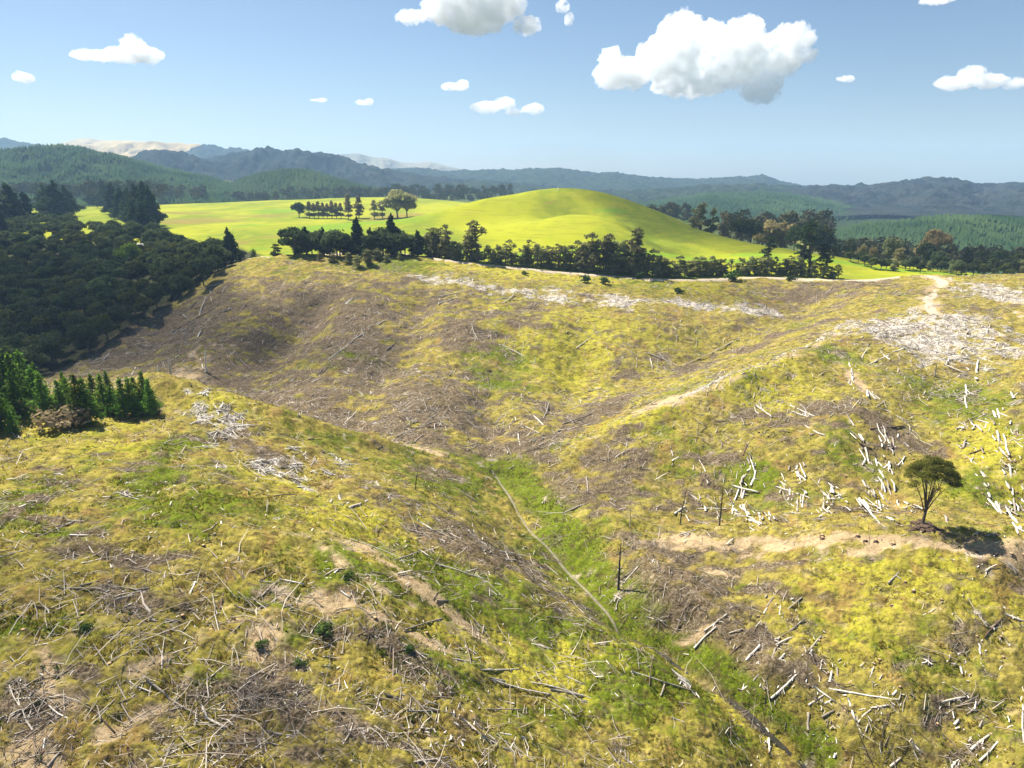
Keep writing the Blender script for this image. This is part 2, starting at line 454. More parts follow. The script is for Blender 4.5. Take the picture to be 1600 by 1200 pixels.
SOIL_ST = [(BENCH, 2.0, .85), (strokes([(255, 598), (345, 624), (450, 655), (530, 676), (690, 719)]), 2.2, .8), (strokes([(470, 850), (540, 900), (620, 935), (700, 960), (790, 985)]), 2.2, .55), (strokes([(1320, 522), (1220, 580), (1120, 615), (1030, 645), (930, 690)]), 2.6, .42), (strokes([(0, 1058), (130, 1050), (330, 985), (560, 965), (760, 990)]), 1.2, .5),
           (strokes([(1545, 470), (1600, 500)]), 2, .4), (TRACK, 4.5, .9), (strokes([(1050, 1000), (1150, 1082), (1250, 1165)]), .6, .3)]
WHITE_ST = [(strokes([(300, 635), (350, 665), (420, 700), (500, 725), (540, 738)]), 7, .56), (strokes([(330, 690), (400, 715), (470, 745)]), 4.5, .5), (strokes([(640, 434), (720, 446), (760, 450), (880, 452), (1000, 470), (1180, 487)]), 3.0, .8), (strokes([(1320, 512), (1240, 556), (1130, 600), (1060, 640)]), 1.4, .8), (strokes([(1330, 500), (1400, 530), (1500, 560), (1590, 550)]), 3, .8)]
GREEN_ST = [(strokes([(1290, 532), (1200, 568), (1100, 608), (980, 655), (880, 700)]), 2.2, .55), (strokes([(800, 745), (840, 790), (890, 840), (940, 900), (985, 960)]), 5.0, 1.1), (strokes([(1052, 1000), (1157, 1075), (1277, 1175)]), 1.6, 1.2), (strokes([(1000, 975), (1060, 1000), (1165, 1075), (1290, 1180)]), 2.2, 1.2), (strokes([(610, 700), (700, 722), (760, 736)]), 4, .6)]
DARK_ST = [(strokes([(350, 604), (430, 630), (520, 653), (600, 674), (680, 698)]), 5, 1.1), (strokes([(1290, 503), (1200, 533), (1100, 568), (1000, 606), (900, 662), (840, 698)]), 4.5, 1.1), (strokes([(520, 440), (470, 500), (420, 560), (380, 600)]), 6, .8), (strokes([(660, 470), (620, 540), (560, 610)]), 3, .5), (strokes([(1030, 1003), (1130, 1082), (1240, 1175)]), .8, .8)]  # shade put into the brown behind spur crests and along gullies, sharpening the relief

def cover(X, Y):
    w = 1 + 0 * X
    wx = X + 3.5 * fbm(X, Y, 14, 3, 5); wy = Y + 5 * fbm(X, Y, 16, 3, 9)
    def B(L, s=1.0):
        r = 0 * X
        for (x, y, rx, ry) in L:
            d = ((wx - x) / rx) ** 2 + ((wy - y) / ry) ** 2
            r = np.maximum(r, np.exp(-d * .9))
        return r * s
    def S(L):
        r = 0 * X
        for P, wd, s in L:
            d, t = dist_poly(wx * .6 + X * .4, wy * .6 + Y * .4, P)
            r = np.maximum(r, s * np.exp(-(d / wd) ** 2))
        return r
    n1 = fbm(X, Y, 22, 4, 21); n2 = fbm(X, Y * .8, 7, 4, 31); n3 = fbm(X, Y, 2.2, 3, 41); n4 = fbm(X, Y, 40, 3, 51); n5 = fbm(X * .7, Y, 3.5, 3, 61)
    g = sstep(.30, 1.0, np.maximum(B(GREEN) * .75, S(GREEN_ST)) + .27 + .34 * n1 + .32 * n2 + .34 * n3 + .15 * n5)
    g0 = np.clip(S(GREEN_ST), 0, 1)
    # the west half of the middle hillside and the near left corner are mostly litter and dead bracken
    yel = B(YEL)
    west = sstep(15, -35, wx) * sstep(182, 200, wy) * sstep(345, 315, wy)
    near = sstep(-2, -22, wx) * sstep(92, 76, wy)
    yel = yel * (1 - .8 * west)
    b = sstep(.32, 1.0, np.maximum(np.maximum(B(BROWN), B(BIGB) * .9), S(DARK_ST)) * .85 + .04 + .22 * n4 + .42 * fbm(X * .3 + Y * .12, Y, 2.4, 3, 87) + .28 * fbm(X * .6 + Y * .25, Y, 7, 4, 77) + .50 * n5 + .28 * n3 + .11 - .4 * yel + .27 * west + .12 * near + .08 * sstep(20, 28, wx) * sstep(122, 112, wy) * sstep(62, 45, wx)) * (1 - g0)
    so = sstep(.38, .85, np.maximum(B(SOIL), S(SOIL_ST)) * .9 + .26 * n2 + .28 * n3 + .13)
    wt = sstep(.35, .85, np.maximum(B(WHITE), S(WHITE_ST)) * .95 + .25 * n2 + .4 * n3 - .05)
    ye = sstep(.2, .95, yel * .95 + .25 * n2 + .15 * n4 + .12 + .15 * n3)
    yr = np.interp(X, ROAD[:, 0], ROAD[:, 1])
    pas = sstep(-1, 2, Y - yr)
    return g, b, so, wt, ye, pas

def bushmask(X, Y):
    u, v = X / np.maximum(Y, 1), Y
    # the native bush fills the hollow on the left, west of this line
    L = np.array([(150, -100), (195, -160), (223, -166), (262, -172), (300, -166), (318, -158), (336, -152), (352, -146), (366, -140), (420, -150), (470, -190), (600, -600)], float)
    xb = np.interp(Y, L[:, 0], L[:, 1])
    return sstep(2, -6, X - xb) * sstep(200, 225, Y) * sstep(620, 560, Y)

SPUR_GULLY = [(strokes([(525, 440), (480, 495), (430, 545), (395, 595)]), 11, 6.5), (strokes([(665, 455), (640, 520), (590, 590), (575, 640)]), 9, 3.2), (strokes([(760, 600), (755, 650), (765, 700)]), 7, 3.2), (strokes([(1240, 445), (1230, 475), (1200, 500)]), 14, 2.0),
    (strokes([(1480, 570), (1440, 650), (1400, 760)]), 9, 1.2), (strokes([(500, 780), (620, 860), (760, 930)]), 8, 1.2), (strokes([(1330, 880), (1260, 960), (1150, 1060)]), 5, .8), (strokes([(270, 470), (250, 520), (200, 560)]), 10, 3), (strokes([(930, 480), (905, 560), (890, 640)]), 9, 2.6), (strokes([(800, 480), (800, 540), (790, 600)]), 7, 1.8), (strokes([(590, 930), (700, 980), (860, 1030)]), 6, 1.0), (strokes([(150, 830), (300, 900), (480, 960)]), 6, .9), (strokes([(1180, 640), (1080, 720), (980, 770)]), 7, 1.6)]
SHOULDERS = [(strokes([(640, 790), (740, 860), (830, 930), (900, 985), (1000, 1060), (1120, 1150), (1200, 1230)]), 8, 3.6), (strokes([(900, 770), (970, 850), (1040, 915), (1110, 985), (1200, 1060), (1300, 1140)]), 6, 3.2),
    (strokes([(200, 600), (250, 602), (345, 626), (450, 660), (570, 694), (690, 722)]), 6, 2.8), (strokes([(1340, 525), (1220, 580), (1110, 622), (1000, 665), (890, 706)]), 6, 3.0), (strokes([(1480, 560), (1350, 640), (1250, 740)]), 8, 1.0)]
def ground_h(X, Y, full=True):
    X = np.asarray(X, float); Y = np.asarray(Y, float)
    z = base_h(X, Y)
    yr = np.interp(X, ROAD[:, 0], ROAD[:, 1])
    cut = sstep(4, -6, Y - yr)
    for P, w, a in SPUR_GULLY:
        d, t = dist_poly(X, Y, P)
        z = z - a * np.exp(-(d / w) ** 2) * np.minimum(np.sin(np.pi * np.clip(t, .08, .92)) * 1.4, 1)
    z = z + cut * (1.1 * fbm(X, Y, 30, 3, 3) + .45 * fbm(X, Y, 8, 3, 4))
    z = z + (1 - cut) * .8 * fbm(X, Y, 60, 3, 8) * sstep(2500, 900, Y)
    for P, w, a in SHOULDERS:
        d, t = dist_poly(X, Y, P)
        z = z + a * np.exp(-(d / w) ** 2) * np.minimum(np.sin(np.pi * np.clip(t, .06, .94)) * 1.6, 1)
    d, t = dist_poly(X, Y, BENCH)
    z = z + .5 * np.exp(-(d / 3.0) ** 2)
    gd, t = dist_poly(X, Y, PATH)
    z = z - .5 * np.exp(-(gd / 1.2) ** 2) - 1.0 * np.exp(-(gd / 6) ** 2)
    dd = STREAM_D(X, Y)
    z = z - 1.5 * np.exp(-(dd / 1.5) ** 2) - 2.2 * np.exp(-(dd / 5.5) ** 2)
    return z
STREAM = strokes([(974, 972), (1000, 986), (1030, 1002), (1090, 1045), (1150, 1085), (1210, 1135), (1270, 1190)])
def STREAM_D(X, Y):
    return dist_poly(X, Y, STREAM)[0]

def micro(X, Y, rough):
    return rough * (.30 * fbm(X, Y, 2.6, 3, 14) + .26 * np.abs(fbm(X, Y, .9, 2, 15)) + .5 * np.maximum(0, fbm(X, Y, 5, 2, 19) - .35))

def add_grid(A, B):
    AA, YY = np.meshgrid(A, B); XX = AA * YY
    nv = len(A)
    i = np.arange((len(B) - 1) * (nv - 1)); r = i // (nv - 1); c = i % (nv - 1)
    q = np.stack([r * nv + c, r * nv + c + 1, (r + 1) * nv + c + 1, (r + 1) * nv + c], 1)
    return XX, YY, q

def pasture_bands(X, Y):
    wx = X + 12 * fbm(X, Y, 60, 3, 71); wy = Y + 14 * fbm(X, Y, 80, 3, 73)
    def B(L):
        r = 0 * X
        for (x, y, rx, ry) in L:
            r = np.maximum(r, np.exp(-(((wx - x) / rx) ** 2 + ((wy - y) / min(ry, rx)) ** 2)))
        return r
    return np.clip(B(TAWNY) + .25 * fbm(X, Y, 40, 3, 75), 0, 1), np.clip(B(VIVID) + .2 * fbm(X, Y, 40, 3, 76), 0, 1)
TAWNY = [blob(*b) for b in ((868, 319, 20, 3), (650, 338, 26, 2), (1150, 362, 25, 2), (300, 345, 90, 14), (300, 333, 70, 9), (400, 338, 60, 6), (280, 350, 50, 6), (330, 385, 60, 5), (430, 372, 60, 4), (640, 340, 60, 5))]
VIVID = [blob(*b) for b in ((320, 315, 70, 4), (430, 330, 60, 4), (390, 352, 40, 3), (560, 350, 120, 5), (400, 390, 60, 4), (1180, 400, 60, 8), (960, 335, 40, 6), (1330, 412, 60, 5), (500, 355, 60, 4))]
def build_ground():
    A = np.concatenate([np.linspace(-2.1, -1.0, 60)[:-1], np.linspace(-1.0, 1.0, 860), np.linspace(1.0, 2.1, 60)[1:]])
    B = np.concatenate([np.exp(np.linspace(math.log(20), math.log(46), 60))[:-1], np.exp(np.linspace(math.log(46), math.log(430), 760))[:-1], np.exp(np.linspace(math.log(430), math.log(1500), 260))[:-1], np.exp(np.linspace(math.log(1500), math.log(8000), 40))])
    X, Y, q = add_grid(A, B)
    g, b, so, wt, ye, pas = cover(X, Y)
    bm = bushmask(X, Y)
    tw, vg = pasture_bands(X, Y)
    rough = (1 - pas) * (1 - .7 * so) * sstep(1000, 600, Y)
    dp = dist_poly(X, Y, PATH)[0]; rough = rough * sstep(.5, 1.5, dp)
    Z = ground_h(X, Y) + micro(X, Y, rough) - .3 * sstep(2000, 3000, Y)
    mb = MB(); mb.add(np.stack([X, Y, Z], -1), q)
    me = mb.mesh('ground', None, smooth=True)
    for nm, ch in (('coverA', (g, b, so)), ('coverB', (pas, wt, ye)), ('coverC', (bm, tw, vg))):
        at = me.attributes.new(nm, 'FLOAT_COLOR', 'POINT')
        arr = np.stack([c.ravel() for c in ch] + [np.ones(X.size)], 1).astype(np.float32)
        at.data.foreach_set('color', arr.ravel())
    return me

def ground_material():
    m, nt, bs = nodes('ground_cover')
    pos = wpos(nt)
    def attr(n):
        a = N(nt, 'ShaderNodeAttribute', attribute_name=n); s = N(nt, 'ShaderNodeSeparateColor'); nt.links.new(a.outputs['Color'], s.inputs[0]); return s.outputs
    a = attr('coverA'); b = attr('coverB'); cc = attr('coverC')
    nf = noise(nt, 2.2, 6, pos, .75); nm = noise(nt, .45, 5, pos, .65); nl = noise(nt, .06, 4, pos, .6); nx = noise(nt, 6.0, 3, pos, .7)
    dry = mixc(nt, ramp(nt, nm, .35, .65), (.33, .275, .055), (.18, .155, .03))
    yel = mixc(nt, ramp(nt, nf, .35, .65), (.44, .395, .045), (.29, .275, .022))
    dry = mixc(nt, math_(nt, 'MULTIPLY', b[2], .85), dry, yel)
    dry = mixc(nt, math_(nt, 'MULTIPLY', ramp(nt, nf, .55, .8), .6), dry, (.13, .08, .04))
    nr = noise(nt, .16, 5, wpos(nt, 1, .7, 1), .7)
    dry = mixc(nt, math_(nt, 'MULTIPLY', ramp(nt, nr, .52, .64), .7), dry, (.25, .155, .055))
    dry = mixc(nt, math_(nt, 'MULTIPLY', ramp(nt, nr, .47, .36), .0), dry, (.42, .34, .17))
    dry = mixc(nt, math_(nt, 'MULTIPLY', ramp(nt, noise(nt, .25, 5, wpos(nt, .7, 1, 1), .7), .56, .66), .6), dry, (.46, .36, .17))
    grn = mixc(nt, ramp(nt, nf, .3, .7), (.055, .09, .006), (.185, .22, .012))
    c = mixc(nt, a[0], dry, grn)
    brn = mixc(nt, ramp(nt, nf, .42, .62), (.075, .054, .032), (.25, .195, .13))
    brn = mixc(nt, ramp(nt, nx, .6, .75), brn, (.33, .27, .22))
    c = mixc(nt, a[1], c, brn)
    so = mixc(nt, ramp(nt, nf, .3, .7), (.52, .40, .235), (.31, .22, .12))
    c = mixc(nt, a[2], c, so)
    wh = mixc(nt, ramp(nt, nf, .42, .56), (.27, .23, .19), (.66, .61, .54))
    c = mixc(nt, b[1], c, wh)
    thatch = math_(nt, 'MULTIPLY', ramp(nt, noise(nt, .95, 6, wpos(nt, .5, 1, 1), .78), .49, .60), .78)
    c = mixc(nt, thatch, c, mixc(nt, a[2], (.085, .062, .026), (.27, .19, .10)))
    straw = math_(nt, 'MULTIPLY', ramp(nt, noise(nt, 2.6, 4, wpos(nt, .6, 1, 1), .8), .60, .66), .6)
    c = mixc(nt, straw, c, (.50, .43, .27))
    # pasture: smooth bright grass, with mown and grazed bands
    p1 = noise(nt, .012, 5, wpos(nt, 1, .45, 1), .6); p2 = noise(nt, .1, 5, pos, .65)
    pst = mixc(nt, ramp(nt, p1, .38, .62), (.28, .30, .014), (.14, .19, .014))
    pst = mixc(nt, math_(nt, 'MULTIPLY', ramp(nt, p2, .4, .75), .55), pst, (.34, .33, .03))
    pst = mixc(nt, math_(nt, 'MULTIPLY', ramp(nt, nf, .55, .75), .3), pst, (.1, .12, .015))
    pst = mixc(nt, math_(nt, 'MULTIPLY', ramp(nt, cc[1], .35, .9), .85), pst, mixc(nt, ramp(nt, p2, .35, .65), (.24, .175, .05), (.17, .15, .035)))
    pst = mixc(nt, math_(nt, 'MULTIPLY', ramp(nt, cc[2], .4, .95), .8), pst, (.13, .25, .015))
    trk = ramp(nt, noise(nt, .35, 4, wpos(nt, .10, .22, 3.0), .6), .54, .62)
    pst = mixc(nt, math_(nt, 'MULTIPLY', trk, .35), pst, (.16, .15, .03))
    c = mixc(nt, b[0], c, pst)
    c = mixc(nt, cc[0], c, mixc(nt, ramp(nt, nm, .4, .6), (.03, .04, .015), (.06, .055, .03)))
    nt.links.new(c, bs.inputs['Base Color']); bs.inputs['Roughness'].default_value = 1; bs.inputs['Specular IOR Level'].default_value = .05
    bp = N(nt, 'ShaderNodeBump'); bp.inputs['Strength'].default_value = .9; bp.inputs['Distance'].default_value = .25
    hgt = math_(nt, 'ADD', nf, math_(nt, 'MULTIPLY', nx, .5))
    nt.links.new(hgt, bp.inputs['Height'])
    nt.links.new(bp.outputs[0], bs.inputs['Normal'])
    return m
M['ground'] = ground_material()
gme = build_ground(); gme.materials.append(M['ground'])
ground = tag(link('ground', gme), kind='structure')

# --- fast lookup of the finished surface, for standing things on it
SA = np.linspace(-2.15, 2.15, 2000); SB = np.linspace(math.log(20), math.log(1700), 1300)
_A, _B = np.meshgrid(SA, np.exp(SB))
SG = ground_h(_A * _B, _B)
def surf(X, Y):
    X = np.asarray(X, float); Y = np.maximum(np.asarray(Y, float), 20.5)
    fa = np.clip((X / Y - SA[0]) / (SA[-1] - SA[0]) * (len(SA) - 1), 0, len(SA) - 1.001)
    fb = np.clip((np.log(Y) - SB[0]) / (SB[-1] - SB[0]) * (len(SB) - 1), 0, len(SB) - 1.001)
    ia = fa.astype(int); ib = fb.astype(int); ta = fa - ia; tb = fb - ib
    return (SG[ib, ia] * (1 - ta) + SG[ib, ia + 1] * ta) * (1 - tb) + (SG[ib + 1, ia] * (1 - ta) + SG[ib + 1, ia + 1] * ta) * tb
def at(u, v, y0=30, y1=1600):
    X, Y = march(u, v, surf, y0, y1)
    return X, Y, surf(X, Y)

# --- roads and the footpath, as strips laid on the ground
def strip(name, P, w, mat, lift=.06, step=1.5):
    P = np.asarray(P)
    seg = np.hypot(*np.diff(P, axis=0).T); s = np.concatenate([[0], np.cumsum(seg)])
    n = max(4, int(s[-1] / step)); t = np.linspace(0, s[-1], n)
    k = np.ones(7) / 7
    def sm(a):
        a = np.interp(t, s, a); return np.convolve(np.pad(a, 3, mode='edge'), k, 'valid')
    x = sm(P[:, 0]); y = sm(P[:, 1])
    T = np.stack([np.gradient(x), np.gradient(y)], 1); T /= np.linalg.norm(T, axis=1)[:, None]
    Nn = np.stack([-T[:, 1], T[:, 0]], 1)
    m = 7
    o = np.linspace(-1, 1, m)
    ww = w * (1 + .18 * fbm(t, 0 * t, 6, 2, 5))
    X = x[:, None] + Nn[:, :1] * o * ww[:, None]; Y = y[:, None] + Nn[:, 1:] * o * ww[:, None]
    Z = surf(X, Y) + lift * (1 - np.abs(o) ** 4 * 2.5)
    i = np.arange((n - 1) * (m - 1)); r = i // (m - 1); c = i % (m - 1)
    q = np.stack([r * m + c, r * m + c + 1, (r + 1) * m + c + 1, (r + 1) * m + c], 1)
    mb = MB(); mb.add(np.stack([X, Y, Z], -1), q)
    return tag(link(name, mb.mesh(name, mat, True)), kind='structure')
def gravel(name, a, b):
    m, nt, bs = nodes(name)
    nt.links.new(mixc(nt, ramp(nt, noise(nt, 1.2, 6, wpos(nt), .75), .35, .65), a, b), bs.inputs['Base Color'])
    bs.inputs['Roughness'].default_value = 1; return m
M['gravel'] = gravel('pale_gravel', (.50, .42, .30), (.36, .29, .20))
M['path'] = gravel('grey_silt', (.26, .225, .155), (.14, .125, .085))
strip('gravel_road', ROAD[2:], 3.0, M['gravel'], .45, 2.5)
strip('dirt_track', TRACK, 2.8, M['gravel'], .2)
strip('path', PATH, .36, M['path'], .16, .6)
M['mud'] = gravel('dark_mud', (.05, .042, .025), (.022, .022, .014))
strip('stream', STREAM, .62, M['mud'], .34, .6)

# ------------------------------------------------------------------ far hills
def hill_mat(name, cols, scale, patch=None, bump=12.0):
    m, nt, bs = nodes(name)
    pos = wpos(nt)
    f = ramp(nt, noise(nt, scale, 7, pos, .7), .38, .62)
    c = mixc(nt, f, cols[0], cols[1])
    if patch:
        g = ramp(nt, noise(nt, scale * .16, 4, pos, .6, .4), patch[1], patch[1] + .06)
        c = mixc(nt, g, c, patch[0])
    nt.links.new(c, bs.inputs['Base Color']); bs.inputs['Roughness'].default_value = 1; bs.inputs['Specular IOR Level'].default_value = 0
    bp = N(nt, 'ShaderNodeBump'); bp.inputs['Strength'].default_value = 1; bp.inputs['Distance'].default_value = bump
    nt.links.new(noise(nt, scale * 3, 5, pos, .75), bp.inputs['Height']); nt.links.new(bp.outputs[0], bs.inputs['Normal'])
    return m
M['tan_hill'] = hill_mat('dry_hill_pasture', ((.34, .26, .12), (.46, .37, .19)), .004, ((.06, .08, .04), .60), 8)
M['pale_hill'] = hill_mat('pale_hill_pasture', ((.17, .17, .12), (.25, .235, .16)), .003, ((.10, .12, .10), .60), 8)
M['blue_hill'] = hill_mat('far_forest', ((.020, .034, .022), (.045, .062, .035)), .02, None, 10)
M['heath_hill'] = hill_mat('far_scrub', ((.017, .027, .026), (.042, .048, .042)), .014, ((.22, .17, .09), .68), 12)
M['forest_floor'] = hill_mat('forest_floor', ((.022, .042, .014), (.045, .065, .022)), .05, None, 5)
M['valley'] = hill_mat('valley_floor', ((.05, .08, .025), (.10, .12, .04)), .02, ((.24, .24, .06), .58), 4)

class Hill:
    def __init__(s, name, crest, Y, foot, mat, wf=.25, wb=.3, rav=.12, seed=1, na=240, nr=90, pw=1.0, fine=0.0, label=None):
        c = np.array(crest, float)
        ta, tz = ray(c[:, 0], c[:, 1])
        s.a = ta; s.z = CAMZ + tz * Y; s.Y = Y; s.foot = foot; s.wf = wf; s.wb = wb; s.rav = rav; s.seed = seed; s.pw = pw; s.fine = fine
        A = np.linspace(ta[0], ta[-1], na); S = np.concatenate([np.linspace(-1, 0, nr * 2 // 3)[:-1], np.linspace(0, 1, nr // 3)])
        AA, SS = np.meshgrid(A, S)
        X, Yv, Z = s.p(AA, SS)
        nv = na; i = np.arange((len(S) - 1) * (nv - 1)); r = i // (nv - 1); cc = i % (nv - 1)
        q = np.stack([r * nv + cc, r * nv + cc + 1, (r + 1) * nv + cc + 1, (r + 1) * nv + cc], 1)
        mb = MB(); mb.add(np.stack([X, Yv, Z], -1), q)
        s.o = tag(link(name, mb.mesh(name, mat, True)), kind='structure')
    def p(s, A, S):
        Y = s.Y * (1 + np.where(S < 0, S * s.wf, S * s.wb)) * (1 + .03 * np.sin(A * 40 + s.seed) * (np.abs(S)))
        X = A * Y
        # smooth crest line
        zc = 0
        for k in (-.006, 0, .006): zc = zc + np.interp(A + k, s.a, s.z) / 3
        e = np.minimum(sstep(s.a[0], s.a[0] + .03, A), sstep(s.a[-1], s.a[-1] - .03, A))
        prof = (.5 + .5 * np.cos(np.pi * np.clip(np.abs(S), 0, 1))) ** s.pw
        H = np.maximum(zc - s.foot, 0)
        sc = s.Y * .045
        rv = np.abs(fbm(X, Y * .6, sc, 4, s.seed)) * s.rav * 2.0
        mid = np.clip(np.abs(S) * 4, 0, 1) * prof
        z = s.foot - 15 + (H + 15) * prof - H * rv * mid * 1.0 + H * .04 * fbm(X, Y, sc * .4, 3, s.seed + 3) * prof
        if s.fine: z = z + s.fine * fbm(X, Y, s.fine * 3.5, 3, s.seed + 9) * np.minimum(prof * 4, 1)
        return X, Y, z

Hill('pale_far_hill', [(480, 262), (520, 241), (545, 241), (562, 240), (585, 246), (600, 246), (625, 254), (645, 256), (665, 251), (690, 257), (720, 264), (780, 272)], 6200, 60, M['pale_hill'], .3, .1, .22, 11)
Hill('far_mountain', [(20, 240), (60, 228), (108, 221), (125, 217), (145, 220), (165, 217), (195, 224), (240, 240)], 6000, 60, M['tan_hill'], .2, .1, .1, 13)
Hill('dry_pasture_hill', [(90, 240), (130, 228), (165, 221), (185, 219), (215, 223), (250, 222), (268, 227), (285, 222), (305, 225), (330, 232), (400, 246)], 5000, 50, M['tan_hill'], .3, .15, .2, 17)
Hill('far_ridge', [(-200, 216), (-60, 214), (0, 218), (25, 221), (60, 225), (110, 236), (160, 252)], 4700, 40, M['blue_hill'], .2, .15, .12, 19, fine=8)
Hill('far_ridge', [(290, 240), (308, 227), (325, 226), (345, 229), (385, 234), (430, 245), (520, 262)], 4600, 40, M['blue_hill'], .2, .15, .12, 23, fine=8)
Hill('far_ridge', [(540, 285), (590, 270), (620, 264), (655, 263), (700, 268), (740, 266), (800, 265), (870, 263), (905, 267), (930, 271), (960, 270), (1010, 276), (1060, 280), (1110, 279), (1150, 277), (1172, 277), (1188, 274), (1200, 276), (1220, 284), (1250, 290), (1320, 305)], 4200, 30, M['blue_hill'], .3, .2, .14, 29, na=400, fine=8)
Hill('scrub_ridge', [(1180, 300), (1240, 293), (1275, 292), (1290, 291), (1310, 290), (1330, 291), (1355, 289), (1375, 289), (1400, 285), (1425, 282), (1455, 279), (1480, 278), (1505, 281), (1530, 287), (1555, 290), (1575, 288), (1600, 286), (1660, 284), (1720, 290), (1850, 300), (1950, 320)], 2700, 20, M['heath_hill'], .38, .2, .26, 31, na=420, nr=140, fine=9)
Hill('scrub_hill', [(160, 262), (205, 245), (225, 236), (262, 234), (285, 239), (320, 249), (360, 262), (420, 275)], 2700, 40, M['heath_hill'], .25, .2, .2, 37, na=300, fine=6)
Hill('scrub_hill', [(240, 275), (310, 254), (350, 244), (375, 240), (388, 233), (395, 231), (405, 234), (425, 231), (440, 233), (470, 237), (505, 238), (525, 243), (555, 254), (590, 262), (620, 267), (660, 275), (700, 278), (760, 283), (860, 292), (960, 305)], 3000, 30, M['heath_hill'], .35, .25, .26, 41, na=420, nr=140, fine=8)
Hill('forested_rise', [(620, 296), (690, 285), (740, 284), (800, 289), (880, 296), (950, 300), (1030, 297), (1100, 289), (1180, 288), (1250, 293), (1340, 308), (1440, 330)], 2700, 20, M['blue_hill'], .3, .2, .2, 43, na=380, fine=7)
L5 = Hill('forested_hill', [(-500, 256), (-300, 248), (-120, 243), (0, 239), (30, 233), (60, 231), (95, 232), (130, 235), (165, 242), (200, 250), (240, 260), (280, 270), (330, 280), (380, 296)], 1750, 50, M['forest_floor'], .35, .3, .15, 47, pw=.8)
L6 = Hill('forested_hill', [(330, 302), (365, 288), (400, 275), (430, 268), (465, 267), (495, 272), (530, 284), (580, 296), (640, 308)], 1700, 48, M['forest_floor'], .18, .3, .1, 53, pw=.8)
L8 = Hill('forested_hill', [(880, 345), (960, 322), (1020, 318), (1060, 311), (1110, 305), (1150, 303), (1200, 302), (1240, 307), (1290, 315), (1340, 325), (1400, 338), (1480, 350)], 2100, 0, M['forest_floor'], .4, .3, .16, 59, pw=.8)
L9 = Hill('forested_hill', [(1150, 420), (1230, 395), (1300, 366), (1350, 352), (1400, 349), (1450, 343), (1510, 340), (1560, 342), (1600, 346), (1700, 350), (1850, 350), (2100, 380)], 1150, -25, M['forest_floor'], .45, .35, .14, 61, pw=.8)
Hill('valley_rise', [(440, 315), (520, 305), (600, 301), (680, 303), (760, 305), (840, 312), (900, 325)], 1900, 40, M['valley'], .2, .4, .1, 67)
Hill('valley_rise', [(200, 325), (240, 296), (300, 283), (340, 281), (380, 285), (430, 296), (480, 312)], 1900, 45, M['valley'], .14, .4, .1, 71)
Hill('valley_rise', [(900, 335), (980, 326), (1040, 332), (1100, 345), (1180, 360), (1260, 378), (1360, 400), (1440, 412)], 1000, 0, M['valley'], .25, .4, .12, 73)

M['plantation'] = leaf_mat('plantation_needles', (.014, .038, .014), (.045, .082, .028), 0, .1)
M['far_wood'] = leaf_mat('mixed_far_foliage', (.028, .045, .018), (.11, .10, .05), .1, .1)
def cones(mb, P, h, r, rng, sides=5, c=None):
    n = len(P); th = np.arange(sides) / sides * 2 * np.pi
    ph = rng.uniform(0, 6.3, n)[:, None]
    V = np.zeros((n, sides + 1, 3))
    V[:, :sides, 0] = P[:, :1] + np.cos(th + ph) * r[:, None] * rng.uniform(.8, 1.2, (n, sides))
    V[:, :sides, 1] = P[:, 1:2] + np.sin(th + ph) * r[:, None] * rng.uniform(.8, 1.2, (n, sides))
    V[:, :sides, 2] = P[:, 2:3] + h[:, None] * rng.uniform(-.05, .2, (n, sides))
    V[:, sides] = P + np.stack([rng.normal(size=n) * .1 * r, rng.normal(size=n) * .1 * r, h], 1)
    k = np.arange(sides)
    f = (np.arange(n)[:, None, None] * (sides + 1) + np.stack([k, (k + 1) % sides, np.full(sides, sides)], 1)[None]).reshape(-1, 3)
    mb.add(V, f, np.repeat(rng.uniform(0, 1, n) if c is None else c, sides))

def plantation(hill, n, h, seed, label, amin=None, amax=None, smin=-.95):
    rng = np.random.default_rng(seed)
    A = rng.uniform(hill.a[0] + .01 if amin is None else amin, hill.a[-1] - .01 if amax is None else amax, n); S = rng.uniform(smin, .06, n)
    X, Y, Z = hill.p(A, S)
    ok = Z > hill.foot - 4
    X, Y, Z = X[ok], Y[ok], Z[ok]; n = len(X)
    t = .5 + .45 * fbm(X, Y, 90, 4, seed) + rng.normal(size=n) * .14
    hh = h * rng.uniform(.75, 1.25, n)
    mb = MB(); cones(mb, np.stack([X, Y, Z - h * .35], 1), hh * 1.3, hh * .36, rng, 5, np.clip(t, 0, 1))
    tag(link('forest', mb.mesh('forest', M['plantation'])), label, 'forest', kind='stuff')
plantation(L5, 16000, 8, 1, 'blue green conifer forest over the big hill on the far left', -.95, None)
plantation(L6, 6000, 8, 2, 'small rounded hill of green conifers behind the left pasture')
plantation(L8, 13000, 8.5, 3, 'distant green conifer forest behind the right flank of the grass hill')
plantation(L9, 17000, 6.5, 4, 'dense green conifer plantation on the slope at the far right', None, 1.0)

# ------------------------------------------------------------------ clouds
M['cloud'], _nt, _bs = nodes('cloud_vapour')
_nt.nodes.remove(_bs)
_v = N(_nt, 'ShaderNodeVolumePrincipled')
_v.inputs['Color'].default_value = (.985, .99, 1, 1); _v.inputs['Density'].default_value = .0065; _v.inputs['Anisotropy'].default_value = .2
_tc = N(_nt, 'ShaderNodeTexCoord')
_n1 = noise(_nt, .0075, 6, _tc.outputs['Object'], .62)
_d = ramp(_nt, _n1, .36, .56)
_nt.links.new(math_(_nt, 'MULTIPLY', _d, .011), _v.inputs['Density'])
M['cloud'].cycles.volume_step_rate = .12
M['wisp'], _nw, _bw = nodes('thin_cloud_vapour'); _nw.nodes.remove(_bw)
_vw = N(_nw, 'ShaderNodeVolumePrincipled'); _vw.inputs['Color'].default_value = (.985, .99, 1, 1); _vw.inputs['Anisotropy'].default_value = .2
_tw = N(_nw, 'ShaderNodeTexCoord')
